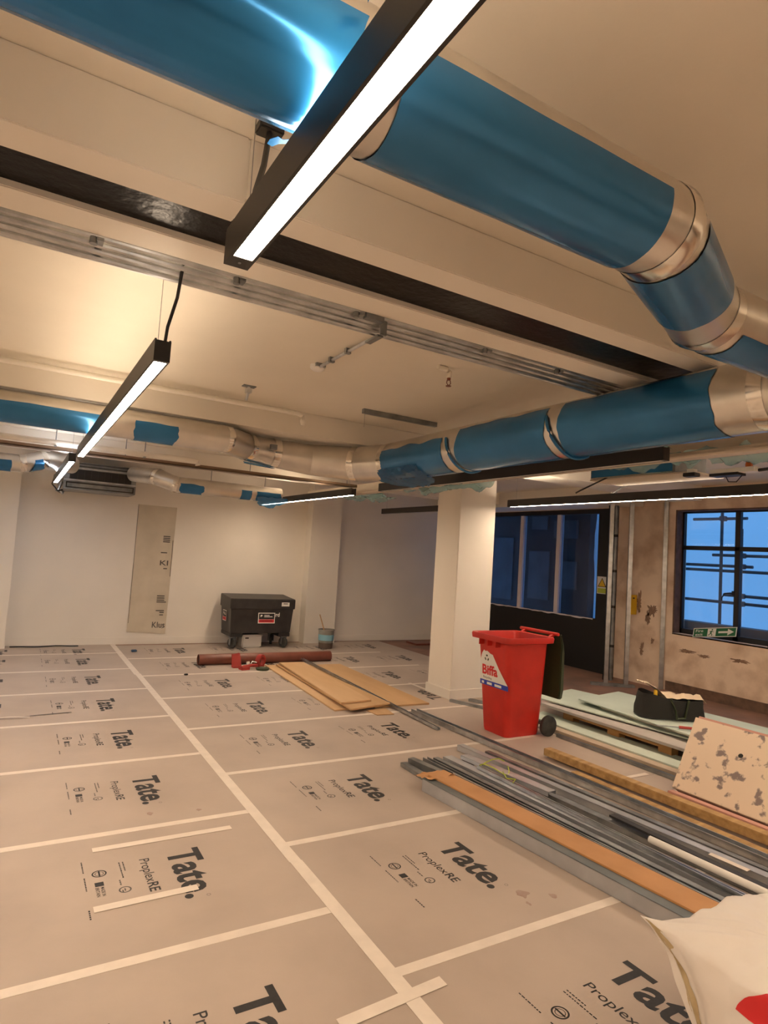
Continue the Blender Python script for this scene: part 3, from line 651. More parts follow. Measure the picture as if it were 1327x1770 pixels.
# site tool chest
ch = thing('tool_chest', 'black steel site tool chest on castors against the back wall', 'chest', (3.08, 10.0, 0))
cw, cdp = 1.13, .58
MB().hexa([(.05, .04, .25), (cw-.05, .04, .25), (cw-.05, cdp, .25), (.05, cdp, .25), (.02, .02, .66), (cw-.02, .02, .66), (cw-.02, cdp, .66), (.02, cdp, .66)]).build('body', 'chest_black', ch, bevel=.008)
MB().hexa([(0, 0, .655), (cw, 0, .655), (cw, cdp+.01, .655), (0, cdp+.01, .655), (0, 0, .82), (cw, 0, .82), (cw, cdp+.01, .86), (0, cdp+.01, .86)]).build('lid', 'chest_black', ch, bevel=.008)
for x in (.05, cw-.25): box('skid', x, x+.2, .04, cdp, .19, .25, 'black_plastic', ch, .004)
lo = MB().box(.20, .45, .016, .03, .70, .76).build('lid_handle', 'chest_black', ch)
for (x, y) in ((.10, .10), (.22, .48), (cw-.14, .10), (cw-.22, .48)):
    cs = MB().box(x-.05, x+.05, y-.04, y+.04, .17, .19).box(x-.045, x-.035, y-.04, y+.03, .06, .18).box(x+.035, x+.045, y-.04, y+.03, .06, .18).build('castor', 'galv_dull', ch)
    MB().lathe([(.035, -.022), (.085, -.022), (.092, -.012), (.092, .012), (.085, .022), (.035, .022)], 20).build('wheel', 'rubber', cs, True)
    wl = [o for o in bpy.data.objects if o.parent == cs][0]; wl.location = (x, y-.01, .092); wl.rotation_euler = (0, R(90), R(25 if y < .3 else -20))
def sticker(par, O, U, V, w_, h_, txt=True):
    rect_mb(O, U, V, -.012, w_+.012, -.012, h_+.012).build('sticker', 'sticker_white', par, fix=False)
    n = Vector(U).cross(Vector(V)); O2 = Vector(O)+n*.001
    rect_mb(O2, U, V, 0, w_, h_*.36, h_).build('sticker', 'sign_black', par, fix=False); rect_mb(O2, U, V, 0, w_, 0, h_*.34).build('sticker', 'sticker_red', par, fix=False)
    O3 = Vector(O)+n*.002
    q = merge(*[rect_mb(O3, U, V, w_*a, w_*b, h_*c, h_*d) for a, b, c, d in ((.34, .68, .76, .84), (.34, .88, .60, .68), (.10, .15, .62, .85), (.15, .22, .70, .85))])
    q.build('sticker', 'sticker_white', par, fix=False)
    merge(*[rect_mb(O3, U, V, w_*(.08+.1*i), w_*(.16+.1*i), h_*.14, h_*.22) for i in range(8)]).build('sticker', 'sign_black', par, fix=False)
sticker(ch, (.50, .012, .43), (1, 0, 0), (0, .03, 1), .27, .15)
sticker(ch, (.014, .42, .44), (0, -1, 0), (0, 0, 1), .18, .15)
text_mb('rd', .07, (.79, .010, .53), Ux, Vz, .07, .02).build('lettering', 'sticker_white', ch, fix=False)
rect_mb((.88, -.003, .705), Ux, Vz, 0, .14, 0, .065).build('label_plate', 'sticker_white', ch, fix=False); rect_mb((.88, -.004, .705), Ux, Vz, .03, .11, .035, .05).build('label_plate', 'print_faint', ch, fix=False)
tn = thing('tin_box', 'silver tin box under the black tool chest', 'tin', (3.36, 10.12, 0))
MB().box(0, .34, 0, .26, 0, .21).build('body', 'tin_silver', tn, bevel=.02); rect_mb((.05, -.001, .15), Ux, Vz, 0, .06, 0, .02).build('label', 'print_ink', tn, fix=False)
bk = thing('bucket', 'cloudy plastic bucket with a stick beside the pilaster', 'bucket', (4.80, 9.93, 0))
MB().lathe([(.125, .10), (.13, .15), (.138, .31), (.146, .31), (.146, .325), (.134, .325), (.126, .16), (.12, .11)], 28, caps=False).build('body', 'bucket_clear', bk, True)
MB().lathe([(.118, 0), (.125, .10), (.12, .105)], 28).build('base', 'bucket_dirt', bk, True)
MB().lathe([(.1335, .14), (.139, .24)], 28, caps=False).build('label', 'bucket_label', bk, True, fix=False)
MB().tube([(.04, .0, .08), (-.15, .0, .58)], [.012, .009], 7).build('stick', 'ply', bk, True)
kb = tag(box('plank', 6.75, 7.3, 10.0, 10.35, 0, .03, 'pipe_brown'), 'reddish plank on the floor in the rear recess', 'plank')
fl = MB().tube([(.05+.9*k/12, 10.55-.02*math.sin(k*.5), .012+.004*math.sin(k)) for k in range(13)], .010, 6)
tag(fl.build('cable', 'cable', None, True), 'black cable lying along the back wall skirting', 'cable')
# brown pipe and strap tools
bp = thing('soil_pipe', 'brown plastic pipe lying on the floor before the tool chest', 'pipe', (2.31, 8.78, .075))
MB().lathe([(.066, 0), (.075, 0), (.075, 2.02), (.066, 2.02), (.066, 0)], 28, caps=False).build('pipe', 'pipe_brown', bp, True)
bp.children[0].rotation_euler = (0, R(90), 0)
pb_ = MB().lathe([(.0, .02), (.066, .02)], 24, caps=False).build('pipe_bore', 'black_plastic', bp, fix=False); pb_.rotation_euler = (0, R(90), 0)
for i, (x, y, kind) in enumerate(((2.78, 8.52, 0), (2.93, 8.40, 1), (3.07, 8.28, 3), (3.12, 8.52, 2))):
    lab = ['red plastic bracket leaning on the brown pipe', 'flat red clamp tool in front of the brown pipe', 'round red pipe ring standing by the brown pipe', 'dark round cap lying in front of the red tools'][kind]
    tt = thing(['pipe_bracket', 'clamp_tool', 'pipe_ring', 'sealing_disc'][kind], lab, 'pipe fitting', (x, y, 0), .2*i, 'red fittings by the brown pipe')
    if kind == 0: MB().hexa([(-.07, -.02, 0), (.07, -.02, 0), (.07, .02, 0), (-.07, .02, 0), (-.06, .05, .17), (.05, .05, .19), (.05, .09, .19), (-.06, .09, .17)]).build('plate', 'tool_red', tt, bevel=.006); box('foot', -.06, .06, -.05, .03, 0, .02, 'tool_red', tt)
    if kind == 1:
        MB().tube([(-.12, 0, .03), (0, -.03, .05), (.12, .02, .03)], .022, 8).box(-.16, -.04, -.07, .03, 0, .04).build('body', 'tool_red', tt, True); box('tag', -.06, -.02, -.02, .0, .05, .10, 'sticker_white', tt); MB().tube([(0, 0, .05), (.04, .02, .09), (.1, .0, .08)], .008).build('lever', 'galv', tt, True)
    if kind == 2:
        MB().lathe([(.055, -.03), (.085, -.03), (.085, .03), (.055, .03), (.055, -.03)], 24, caps=False).build('ring', 'tool_red', tt, True); tt.children[0].rotation_euler = (R(90), 0, 0); tt.children[0].location = (0, 0, .085); box('foot', -.06, .06, -.03, .03, 0, .015, 'tool_red', tt)
    if kind == 3: MB().lathe([(.085, 0), (.09, .01), (.088, .03), (.06, .036), (.05, .03)], 24).build('cap', 'lid_green', tt, True)
tag(box('paper_scrap', 2.6, 2.78, 9.1, 9.2, 0, .03, 'tape_white', None, .012), 'white crumpled paper behind the brown pipe', 'paper')
tag(box('offcut', 1.62, 1.70, 9.95, 10.02, 0, .03, 'scrap_blue', None, .008), 'small blue offcut beside the long tape line', 'scrap')
tag(box('offcut', 1.98, 2.03, 8.13, 8.16, 0, .02, 'black_plastic', None, .006), 'tiny black offcut on the far boards', 'scrap')

# ------------------------------------------------------------------ plywood and long studs on the floor
def panel(name, label, pts, z0, z1, m, cat='board', tilt=0, edge=None):
    b = [(x, y, z0+(tilt if i in (0, 1) else 0)) for i, (x, y) in enumerate(pts)]; t_ = [(x, y, z1+(tilt if i in (0, 1) else 0)) for i, (x, y) in enumerate(pts)]
    return tag(MB().hexa(b+t_).build(name, m, bevel=.002), label, cat)
panel('plywood_board', 'wide plywood board lying lowest under the steel stud', [(3.55, 6.0), (4.26, 5.97), (4.33, 8.42), (3.5, 8.45)], 0, .018, 'ply')
panel('plywood_board', 'plywood board sticking out left at the bottom of the stack', [(3.06, 6.0), (3.35, 6.02), (3.52, 8.5), (3.2, 8.55)], 0, .016, 'ply_pale')
panel('plywood_board', 'second plywood board from the top of the stack', [(3.18, 5.86), (3.74, 5.98), (3.75, 8.42), (3.33, 8.46)], .022, .040, 'ply', tilt=.01)
panel('plywood_board', 'narrow plywood board on top of the plywood stack', [(3.17, 6.07), (3.56, 6.10), (3.72, 8.40), (3.36, 8.42)], .052, .070, 'ply_pale')
panel('board_offcut', 'small dark board corner poking from under the plywood', [(3.42, 5.72), (3.62, 5.70), (3.66, 5.96), (3.40, 5.92)], .001, .008, 'ply')

def stud(label, p0, p1, wd=.05, hh=.035, z=.0, m='galv', turn=0, z1=None, cat='metal stud', group='metal studs in the pile', lip=True):
    """C-section lying on the floor; turn 0 = open upwards, 1 = open to the side, 2 = open downwards"""
    a, b = Vector((p0[0], p0[1], z)), Vector((p1[0], p1[1], z if z1 is None else z1)); d = b-a; L = d.length
    t = thing('metal_stud', label, cat, a, 0, group)
    t.rotation_euler = Vector((1, 0, 0)).rotation_difference(d.normalized()).to_euler()
    th = .003
    pr = MB()
    if turn == 0: pr.box(0, L, -wd/2, wd/2, 0, th).box(0, L, -wd/2, -wd/2+th, 0, hh).box(0, L, wd/2-th, wd/2, 0, hh)
    if turn == 2: pr.box(0, L, -wd/2, wd/2, hh-th, hh).box(0, L, -wd/2, -wd/2+th, 0, hh).box(0, L, wd/2-th, wd/2, 0, hh)
    if turn == 1: pr.box(0, L, -wd/2, -wd/2+th, 0, hh).box(0, L, -wd/2, wd/2, 0, th).box(0, L, -wd/2, wd/2, hh-th, hh)
    pr.build('channel', m, t)
    if lip:
        q = MB()
        if turn == 0: q.box(0, L, -wd/2, -wd/2+.009, hh, hh+th*.7).box(0, L, wd/2-.009, wd/2, hh, hh+th*.7)
        else: q.box(0, L, wd/2-th, wd/2, 0, .009).box(0, L, wd/2-th, wd/2, hh-.009, hh)
        q.build('lip', m, t)
    return t
P = 'galvanised stud '
stud(P+'resting on the plywood stack and reaching the brown pipe', (3.80, 8.62), (3.735, 5.05), .04, .025, .055, 'galv', 0, .003)
stud(P+'reaching furthest back from the pile towards the plywood', (3.87, 5.70), (4.03, 1.5), .075, .045, .001, 'galv', 0)
stud(P+'second from the timber with a bright edge', (3.56, 4.48), (3.80, 1.4), .07, .05, .001, 'galv_pale', 1)
stud(P+'second from the timber, lying on the bright-edged one', (3.72, 4.30), (3.92, 1.4), .05, .03, .001, 'galv_dull', 2)
stud(P+'carrying the yellow wire loop', (3.34, 4.14), (3.44, 3.26), .09, .030, .058, 'galv_pale', 2)
stud(P+'with a pale face beneath the wire loop', (3.24, 4.24), (3.40, 1.4), .09, .055, .001, 'galv_pale', 2)
stud(P+'dark and narrow, next to the pale-faced one', (3.135, 4.26), (3.29, 1.4), .05, .05, .001, 'galv_dull', 1)
stud(P+'dark, right beside the orange-faced channel', (3.06, 4.30), (3.225, 1.5), .05, .045, .001, 'galv_dull', 0)
stud(P+'short end showing left of the orange board tip', (2.93, 4.32), (3.0, 3.9), .06, .05, .001, 'galv_dull', 2)
stud(P+'lowest end at the left tip of the pile', (2.85, 4.30), (2.84, 3.84), .06, .03, .001, 'galv_dull', 2)
stud(P+'dark, under the white pipe in the pile', (3.47, 4.0), (3.63, 1.4), .07, .035, .001, 'galv_dull', 1)
stud(P+'thin, lying across the pale-faced stud', (3.29, 3.9), (3.36, 1.5), .03, .022, .058, 'galv', 0)
bs = MB().box(-.025, .025, 0, 1.45, 0, .014); bo = bs.build('black_trim', 'black_plastic', None, loc=(3.585, 1.4, .052)); bo.rotation_euler.z = R(.6)
tag(bo, 'black plastic trim lying in the stud pile', 'trim strip')
wpz = thing('plastic_pipe', 'white plastic pipe lying on the stud pile', 'pipe', (3.46, 2.48, .076), 0)
MB().lathe([(.015, 0), (.020, 0), (.020, 1.1), (.015, 1.1), (.015, 0)], 16, caps=False).build('pipe', 'white_plastic', wpz, True); wpz.children[0].rotation_euler = (R(90), 0, R(2.5))
wt = thing('paper_label', 'pale paper label stuck on a stud near the right edge', 'label', (3.70, 2.02, .053), R(4)); box('label', -.02, .02, 0, .22, 0, .002, 'tape_white', wt)
# big channel with the orange board
bc = thing('steel_channel', 'deep steel channel with an orange board lying in it, nearest of the pile', 'channel', (2.69, 3.80, 0), R(4.6-90))
Lc = 2.35
MB().box(0, Lc, 0, .004, 0, .085).box(0, Lc, 0, .30, 0, .004).box(0, Lc, .296, .30, 0, .085).build('channel', 'galv_pale', bc)
MB().box(0, Lc, .0, .075, .0815, .0865).build('flange', 'galv_slate', bc)
box('board_packing', .03, Lc, .008, .29, .006, .078, 'board_orange', bc)
bd = MB().hexa([(-.03, .075, .082), (Lc, .075, .082), (Lc, .272, .082), (-.06, .255, .082), (-.03, .075, .096), (Lc, .075, .096), (Lc, .272, .096), (-.06, .255, .096)]).build('orange_board', 'board_orange', bc, bevel=.002)
pk = MB().grid(lambda u, v: Vector((-.13+.20*u+.02*noise.noise((u*3, v*3, 1)), .02+.24*v+.02*noise.noise((u*4, v*3, 5)), .098+.02*noise.noise((u*5, v*4, 2))-.03*(1-u))), 12, 12).build('cardboard_wrap', 'board_orange', bc, True, fix=False)
yw = thing('wire_loop', 'loop of yellow-green wire on top of the stud pile', 'wire', (3.36, 3.72, .092))
MB().tube([(-.02+.10*math.cos(a), .05+.13*math.sin(a), .02+.03*math.sin(a*2+1)) for a in [i*.42 for i in range(15)]], .004, 6).build('loop', 'yellow_green', yw, True)
MB().tube([(-.02, .05-.1, .01), (-.08, -.16, .004), (-.03, -.2, .004), (-.1, -.25, .004)], .004, 6).build('wire_end', 'yellow_green', yw, True)
# timbers
def plank(label, p0, p1, wd, h0, h1, m, name='timber_batten', cat='timber'):
    a, b = Vector((*p0, h0)), Vector((*p1, h0)); d = b-a
    t = thing(name, label, cat, a, math.atan2(d.y, d.x), 'timber lengths beside the stud pile')
    box('length', 0, d.length, -wd/2, wd/2, 0, h1-h0, m, t, .004); box('sawn_end', -.001, 0, -wd/2+.003, wd/2-.003, .003, h1-h0-.003, 'timber_end', t)
    return t
plank('squared timber batten lying on top of the thin batten', (4.20, 4.06), (4.30, 1.4), .085, .022, .082, 'timber')
plank('thin timber batten under the squared one', (4.10, 3.66), (4.16, 1.4), .075, .0, .021, 'timber')
plank('short timber offcut propping the squared batten', (4.27, 4.0), (4.31, 3.4), .06, .0, .021, 'timber')
plank('reddish timber rail at the foot of the painted panel', (4.435, 3.02), (4.455, 1.4), .06, .0, .05, 'pink_edge')

# ------------------------------------------------------------------ pallet and plasterboard
pa = thing('pallet', 'wooden pallet carrying the plasterboard', 'pallet', (5.22, 3.55, 0))
for x in (0, .45, .9):
    for y in (.07, .64, 1.22): box('block', x, x+.1, y-.07, y+.07, .022, .10, 'pallet_wood', pa, .003)
    box('bottom_board', x, x+.1, 0, 1.29, 0, .022, 'pallet_wood', pa, .002)
for y in (.0, .28, .57, .86, 1.15): box('deck_or_skyblock_board', 0, 1.0, y, y+.13, .122, .144, 'pallet_wood', pa, .002)
for x in (0, .45, .9): box('stringer', x, x+.1, 0, 1.29, .10, .122, 'pallet_wood', pa, .002)
panel('plasterboard', 'grey faced board lowest on the pallet', [(5.17, 2.7), (6.37, 2.7), (6.36, 5.10), (5.13, 5.08)], .146, .172, 'board_grey')
panel('plasterboard', 'green plasterboard turned askew in the middle of the stack', [(5.50, 3.0), (6.55, 3.15), (6.0, 5.45), (5.2, 5.25)], .186, .199, 'plasterboard')
panel('plasterboard', 'green plasterboard on top of the stack under the tool bag', [(5.30, 2.6), (6.5, 2.7), (6.30, 5.0), (5.46, 4.85)], .238, .251, 'plasterboard')
panel('plasterboard', 'dark edged board between the two green plasterboards', [(5.42, 2.65), (6.4, 2.75), (6.2, 4.7), (5.52, 4.6)], .200, .237, 'board_edge')
panel('plasterboard', 'pale green plasterboard strip lying in front of the pallet', [(4.98, 2.9), (5.30, 2.9), (5.24, 5.15), (4.93, 5.05)], .045, .060, 'plasterboard')
panel('board_offcut', 'beige board strip under the pale green strip', [(4.88, 2.85), (5.1, 2.85), (5.05, 4.80), (4.83, 4.75)], .018, .044, 'board_beige')
panel('board_offcut', 'lowest beige board strip by the bin wheel', [(4.86, 2.8), (5.2, 2.8), (5.15, 4.9), (4.82, 4.85)], .0, .017, 'board_grey')
stud('galvanised track lying in front of the beige board strips', (4.785, 4.50), (4.82, 2.9), .035, .03, .001, 'galv_dull', 2, group='loose metal tracks')
stud('galvanised track on the floor between the pillar and the bin', (4.60, 6.02), (4.95, 5.2), .05, .03, .001, 'galv_dull', 2, group='loose metal tracks')
stud('second galvanised track right of the pillar behind the bin', (4.85, 5.98), (5.2, 5.2), .04, .03, .001, 'galv_dull', 0, group='loose metal tracks')
# leaning painted panel
lp = thing('painted_panel', 'old cream panel with flaking grey patches leaning at the right edge', 'panel', (4.50, 3.05, .0))
def quad(x, z): return Vector((x, 0, z))
Lp = 1.75
MB().hexa([(0, -Lp, .055), (0, 0, .055), (.03, .0, .035), (.03, -Lp, .035), (.40, -Lp, .53), (.40, .08, .53), (.43, .08, .515), (.43, -Lp, .515)]).build('panel', 'painted_panel', lp, bevel=.003)
MB().hexa([(.045, -Lp, .03), (.045, 0, .03), (.085, 0, .0), (.085, -Lp, .0), (.448, -Lp, .535), (.448, .08, .535), (.50, .08, .515), (.50, -Lp, .515)]).build('backing_board', 'pink_edge', lp, bevel=.003)
ho = MB().lathe([(.0, 0), (.018, 0)], 14, caps=False).build('hole', 'black_plastic', lp, fix=False); ho.location = (.265, -.37, .371); ho.rotation_euler = (0, R(-49.9), 0)
# tool bag
tb = thing('tool_bag', 'open black tool bag with beige cloth on the green plasterboard', 'bag', (5.76, 3.96, .262), R(-32))
def bagf(u, v):
    a = 2*math.pi*u; hx, hy = .33-.03*v, .15+.01*math.sin(a*2)
    se = lambda c: math.copysign(abs(c)**.55, c)
    x, y = hx*se(math.cos(a)), hy*se(math.sin(a)); z = v*(.19+.05*math.exp(-((x+.25)/.12)**2))
    k = 1+.05*noise.noise((x*8, y*8, v*3))
    return Vector((x*k, y*k, z+.012*noise.noise((x*6, y*6, v*4))))
MB().grid(bagf, 40, 8).build('body', 'bag_black', tb, True, fix=False)
MB().grid(lambda u, v: Vector(((u-.5)*.58, (v-.5)*.24, .165+.03*noise.noise((u*5, v*4, 1)))), 14, 10).build('lining', 'bag_black', tb, True, fix=False)
MB().grid(lambda u, v: Vector((-.10+.42*u, -.10+.22*v, .20+.035*noise.noise((u*5, v*4, 8))+.02*math.sin(math.pi*v)-.03*(u > .95))), 16, 10).build('cloth', 'cloth_beige', tb, True, fix=False)
MB().grid(lambda u, v: Vector((-.30+.24*u, -.12+.2*v, .33-.16*u*u+.02*noise.noise((u*4, v*4, 3)))), 12, 8).build('flap', 'cloth_beige', tb, True, fix=False)
MB().lathe([(.018, 0), (.018, .08), (.012, .09)], 12, (-.18, -.10, .18)).build('tool_handle', 'yellow', tb, True)
MB().tube([(-.05, -.15, .2), (-.02, -.19, .1), (.0, -.18, .02), (.08, -.17, .03), (.12, -.16, .2)], .012, 6).build('strap', 'lid_green', tb, True)
rh = thing('hand_tool', 'tool with red handle lying beside the black bag', 'tool', (5.42, 3.62, .262), R(-40)); MB().tube([(0, 0, .012), (.16, 0, .014)], [.014, .012], 8).build('handle', 'tool_red', rh, True); MB().tube([(-.2, 0, .01), (0, 0, .012)], .006, 6).build('shaft', 'galv_dull', rh, True)

# ------------------------------------------------------------------ red wheelie bin
bn = thing('wheelie_bin', 'red wheelie bin with dark green lid hanging open behind', 'bin', (4.41, 4.80, 0))
def rr(hx, hy, cx, z, rad=.06, n=6):
    pts = []
    for (sx, sy, a0) in ((1, 1, 0), (-1, 1, 90), (-1, -1, 180), (1, -1, 270)):
        for i in range(n+1):
            a = R(a0+90*i/n); pts.append(Vector((cx+sx*(hx-rad)+rad*math.cos(a), sy*(hy-rad)+rad*math.sin(a), z)))
    return pts
body = MB()
body.loft([rr(.215, .175, .03, .0, .05), rr(.225, .185, .03, .03, .06), rr(.27, .235, .01, .90, .06), rr(.275, .24, .01, .905, .06), rr(.325, .285, .0, .915, .07), rr(.33, .29, .0, .955, .07), rr(.325, .285, .0, .97, .07), rr(.29, .25, .0, .965, .06), rr(.262, .226, .01, .90, .055), rr(.21, .175, .03, .05, .05)], True, True)
body.build('body', 'bin_red', bn, True)
for y in (-.12, .0, .12): box('rim_rib', -.33, -.27, y-.006, y+.006, .86, .915, 'bin_red', bn)
MB().tube([(.36, -.27, 1.0), (.36, .27, 1.0)], .017, 12).build('handle_bar', 'bin_red', bn, True)
for y in (-.2, .2): MB().hexa([(.30, y-.015, .95), (.375, y-.015, .98), (.375, y+.015, .98), (.30, y+.015, .95), (.30, y-.015, .97), (.37, y-.015, 1.01), (.37, y+.015, 1.01), (.30, y+.015, .97)]).build('handle_bracket', 'bin_red', bn)
lid = MB().loft([[Vector((x, y, z)) for x, y, z in ring] for ring in
    [[(.375, -.29, 1.0), (.395, -.29, 1.01), (.395, .29, 1.01), (.375, .29, 1.0)], [(.385, -.30, .90), (.42, -.30, .90), (.42, .30, .90), (.385, .30, .90)], [(.385, -.30, .82), (.455, -.28, .82), (.455, .28, .82), (.385, .30, .82)],
     [(.385, -.30, .45), (.46, -.28, .45), (.46, .28, .45), (.385, .30, .45)], [(.385, -.29, .36), (.45, -.27, .35), (.45, .27, .35), (.385, .29, .36)]]])
lid.build('lid', 'lid_green', bn, True, .012)
MB().tube([(.29, -.27, .10), (.29, .27, .10)], .012).build('axle', 'galv_dull', bn, True)
for y in (-.255, .255):
    wl = MB().lathe([(.03, -.024), (.085, -.026), (.10, -.016), (.10, .016), (.085, .026), (.03, .024)], 28).build('wheel', 'rubber', bn, True)
    wl.location = (.29, y, .10); wl.rotation_euler = (R(90), 0, 0)
# sticker on the front (facing -x), leaning with the wall of the bin
su = Vector((0, -1, 0)); sv = Vector((-.065, 0, .87)).normalized()
def so(y, z, k=0): return Vector((.03-.225-.065*(z-.03)/.87-.0035-k*.0012, y, z))
poly = [(0, .0), (.36, 0), (.25, .13), (.17, .245), (.14, .25), (.10, .27), (.07, .265), (.055, .275), (.03, .245), (.0, .16)]
def flat(poly, k): return MB().add([so(.17, .50, k)+su*x+sv*y for x, y in poly], [tuple(range(len(poly)))])
poly = [(x*1.14-.02, y*1.1) for x, y in poly]
flat(poly, 0).build('sticker', 'sticker_white', bn, fix=False)
rect_mb(so(.17, .50, 1), su, sv, -.02, .395, -.045, .004).build('sticker', 'sticker_blue', bn, fix=False)
merge(*[rect_mb(so(.17, .50, 2), su, sv, a, b, -.034, -.010) for a, b in ((.005, .04), (.085, .16), (.20, .30))]).build('sticker', 'sticker_white', bn, fix=False)
text_mb('Biffa', .095, so(.155, .565, 1), su, sv, .23, .035).build('sticker', 'sticker_red', bn, fix=False)
text_mb('Recycling', .022, so(.14, .523, 1), su, sv, .125, .004).build('sticker', 'print_ink', bn, fix=False)
merge(*[rect_mb(so(.085, .725, 1), su*math.cos(a)+sv*math.sin(a), sv*math.cos(a)-su*math.sin(a), .016, .032, -.014, .012) for a in (R(90), R(210), R(330))]).build('sticker', 'lid_green', bn, fix=False)
# wear scratches on the bin
# ------------------------------------------------------------------ studs and signs by the window wall
def upright(label, x, y, z1, rz=0, w_=.07, m='galv'):
    t = thing('upright_stud', label, 'metal stud', (x, y, -.006), rz, 'upright studs by the window wall')
    MB().box(-w_/2, w_/2, 0, .003, 0, z1).box(-w_/2, -w_/2+.003, 0, .035, 0, z1).box(w_/2-.003, w_/2, 0, .035, 0, z1).build('channel', m, t)
    MB().box(-w_/2, -w_/2+.008, .033, .036, 0, z1).box(w_/2-.008, w_/2, .033, .036, 0, z1).build('lip', m, t)
upright('upright stud standing in front of the black post', 7.58, 6.24, 2.695, R(-40), .06)
upright('upright stud right of the dark gap', 7.82, 6.08, 2.695, R(-40), .06)
upright('upright stud against the window reveal', 8.255, 5.82, 2.78, R(-50), .06)
ft = thing('floor_track', 'metal floor track joining the two upright studs', 'track', (7.40, 6.36, -.006), R(-35)); MB().box(0, .62, -.035, .035, 0, .003).box(0, .62, -.035, -.032, 0, .04).box(0, .62, .032, .035, 0, .04).build('track', 'galv_dull', ft)
rr_ = thing('service_riser', 'grey riser pipe with black clips in the dark gap', 'pipe', (8.02, 6.52, -.006))
box('backing', -.10, .12, .05, .07, 0, 2.69, 'screen_black', rr_)
MB().tube([(0, 0, 0), (0, 0, 2.69)], .03, 12).build('pipe', 'galv_dull', rr_, True)
for z in (.5, 1.1, 1.65, 2.2): MB().lathe([(.034, z), (.034, z+.04)], 12).build('clip', 'black_plastic', rr_, True)
ym = thing('yellow_cover', 'yellow socket cover on the plaster by the upright studs', 'cover', (8.17, 6.30, 1.02)); box('cover', -.02, .12, 0, .012, 0, .30, 'yellow', ym, .004); box('slot', .02, .06, -.002, 0, .24, .26, 'black_plastic', ym)
wsn = thing('warning_sign', 'yellow warning triangle sign on the black post', 'sign', (XR-.002, 7.08, 1.28))
box('plate', -.003, 0, -.20, 0, 0, .28, 'sign_white', wsn)
UY, VZ = (0, -1, 0), (0, 0, 1)
MB().add([Vector((-.004, -.10-.088, .11)), Vector((-.004, -.10+.088, .11)), Vector((-.004, -.10, .26))], [(0, 1, 2)]).build('triangle', 'sign_black', wsn, fix=False)
MB().add([Vector((-.005, -.10-.068, .12)), Vector((-.005, -.10+.068, .12)), Vector((-.005, -.10, .24))], [(0, 1, 2)]).build('triangle', 'yellow', wsn, fix=False)
rect_mb((-.004, 0, 0), UY, VZ, .012, .188, .01, .09).build('text_panel', 'yellow_green', wsn, fix=False)
ex = thing('exit_sign', 'green fire exit sign propped on the window sill', 'sign', (8.265, 5.36, .812), 0)
ex.rotation_euler = (R(-9), 0, 0)
ew, eh = .62, .125
e_ = MB().hexa([(0, 0, 0), (0, -ew, 0), (.004, -ew, 0), (.004, 0, 0), (.06, 0, eh), (.06, -ew, eh), (.064, -ew, eh), (.064, 0, eh)]).build('plate', 'sign_white', ex)
ev = Vector((.06, 0, eh)).normalized(); eo = Vector((-.002, 0, .0))
rect_mb(eo, UY, ev, .012, ew-.012, .010, .128).build('face', 'sign_green', ex, fix=False)
eo2 = eo+Vector((-.001, 0, 0))
text_mb('Fire', .042, eo2+Vector(UY)*.04+ev*.077, UY, ev, .11, .01).build('lettering', 'sign_white', ex, fix=False)
text_mb('exit', .042, eo2+Vector(UY)*.04+ev*.022, UY, ev, .11, .01).build('lettering', 'sign_white', ex, fix=False)
rect_mb(eo2, UY, ev, .215, .335, .014, .124).build('pictogram', 'sign_white', ex, fix=False)
eo3 = eo2+Vector((-.001, 0, 0))
def limb(p, w_): 
    a, b = Vector((p[0], p[1])), Vector((p[2], p[3])); d = (b-a).normalized(); n = Vector((-d.y, d.x))*w_/2
    return MB().add([eo3+Vector(UY)*q.x+ev*q.y for q in (a-n, b-n, b+n, a+n)], [(0, 1, 2, 3)])
merge(*[limb(p, w_) for p, w_ in (((.272, .09, .262, .055), .02), ((.262, .055, .285, .04), .011), ((.285, .04, .28, .018), .010), ((.262, .055, .245, .035), .011), ((.245, .035, .225, .032), .010), ((.272, .088, .30, .075), .009), ((.272, .088, .245, .08), .009))],
      ring_mb(0, .011, eo3+Vector(UY)*.28+ev*.108, UY, ev, 14)).build('pictogram', 'sign_green', ex, fix=False)
MB().add([eo2+Vector(UY)*x+ev*y for x, y in ((.37, .055), (.50, .055), (.50, .022), (.585, .069), (.50, .116), (.50, .083), (.37, .083))], [(0, 1, 2, 3, 4, 5, 6)]).build('arrow', 'sign_white', ex, fix=False)

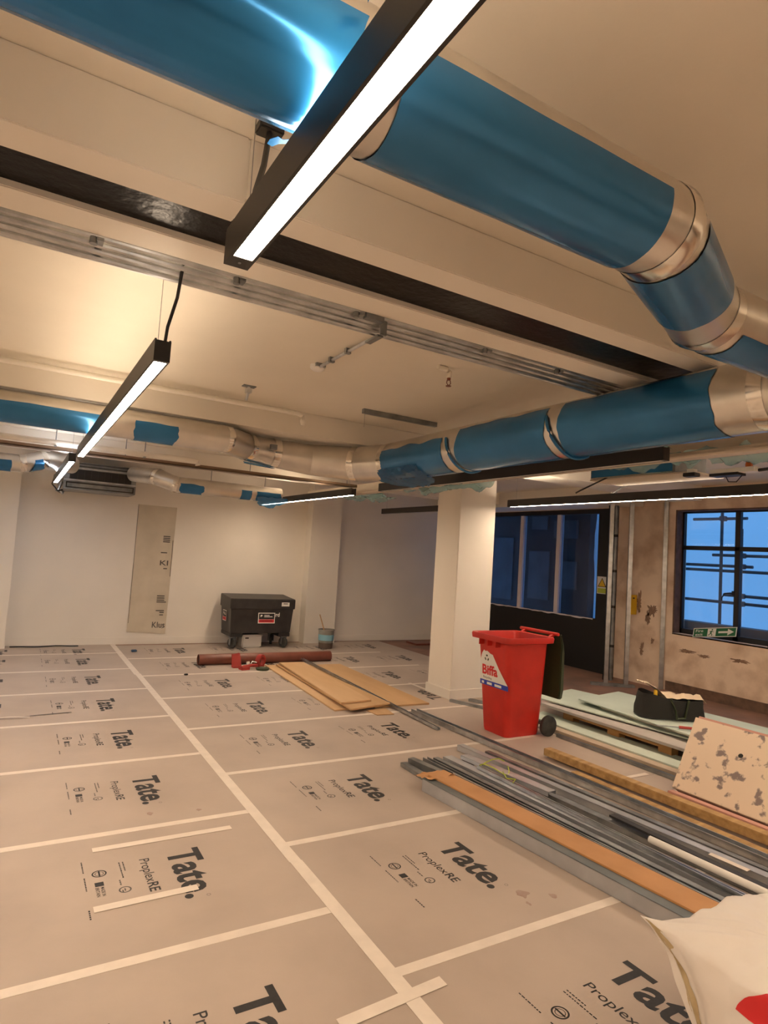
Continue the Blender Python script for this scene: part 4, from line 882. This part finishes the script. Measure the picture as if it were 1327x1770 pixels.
# ------------------------------------------------------------------ white sack in the foreground
sk2 = thing('plaster_sack', 'crumpled white plaster sack with red print at the lower right', 'sack', (2.50, 1.10, 0))
TIP = Vector((-.36, .47, .40))
def sackf(u, v):
    a = 2*math.pi*u
    se = lambda c: math.copysign(abs(c)**.75, c)
    prof = math.sin(math.pi*min(.5, .26+v*.40))**.5 if v < .62 else math.cos((v-.62)/.38*math.pi/2)**.55
    x, y = .40*prof*se(math.cos(a)), .36*prof*se(math.sin(a)); z = .44*math.sin(min(1, v/.85)*math.pi/2)**.9
    q = Vector((x*4, y*4, z*4)); k = 1+.09*noise.noise(q)+.05*noise.noise(q*2.7)
    p = Vector((x*k, y*k, max(.002, z+.03*noise.noise(q*1.3+Vector((3, 1, 0)))*min(1, v*3))))
    da = (math.degrees(a)-129+180) % 360-180
    wt = math.exp(-(da/(34 if da > 0 else 22))**2-((v-.52)/(.36 if v < .52 else .24))**2); wt = wt**1.35
    p = p.lerp(TIP, .97*wt)
    cr = math.exp(-(da/55)**2)*(1-wt)
    n2 = Vector((math.cos(a), math.sin(a), .2))
    return p+n2*(.012*cr*math.sin(da*.45+3*noise.noise((v*3, u*5, 1))))+Vector((0, 0, .008*noise.noise(q*5)))
MB().grid(sackf, 110, 60).build('body', 'sack_white', sk2, True, fix=False)
def patch(poly, name, m, off=.004):
    def pt(x, y):
        p = Vector(sackf(x, y)); e = .004
        n = (Vector(sackf(x+e, y))-p).cross(Vector(sackf(x, y+e))-p).normalized()
        return p+n*off
    n = 8; a, b, c, d = poly
    MB().grid(lambda u, v: pt(a[0]*(1-u)*(1-v)+b[0]*u*(1-v)+c[0]*u*v+d[0]*(1-u)*v, a[1]*(1-u)*(1-v)+b[1]*u*(1-v)+c[1]*u*v+d[1]*(1-u)*v), n, n).build(name, m, sk2, True, fix=False)
patch([(.487, .40), (.57, .33), (.512, .67), (.504, .67)], 'print', 'sticker_red')
patch([(.492, .83), (.52, .82), (.52, .87), (.51, .87)], 'print', 'sticker_red')

# dirt streak where the sack was folded, spilt stains on the boards
def dirt(u, v):
    p = Vector(sackf(.385+.03*u+.01*noise.noise((v*6, 1, 2)), .10+.42*v)); return p+Vector((-.5, -.5, .3))*.003
MB().grid(dirt, 6, 20).build('dirt_streak', 'sack_dirt', sk2, True, fix=False)
for (x, y, r_) in ((2.39, 2.44, .045), (2.53, 2.36, .03), (2.36, 2.36, .02), (1.15, 4.05, .02), (.86, 4.10, .025)):
    n = 20
    MB().prism([(r_*(.7+.6*noise.noise((x*9+math.cos(a), y*7, math.sin(a))))*math.cos(a), r_*(.8+.6*noise.noise((x*5, y*9+math.cos(a), math.sin(a))))*math.sin(a)) for a in (2*math.pi*i/n for i in range(n))], (0, 0, .0006), (x, y, .0002), (1, 0, 0), (0, 1, 0)).build('stain', 'stain', floor)
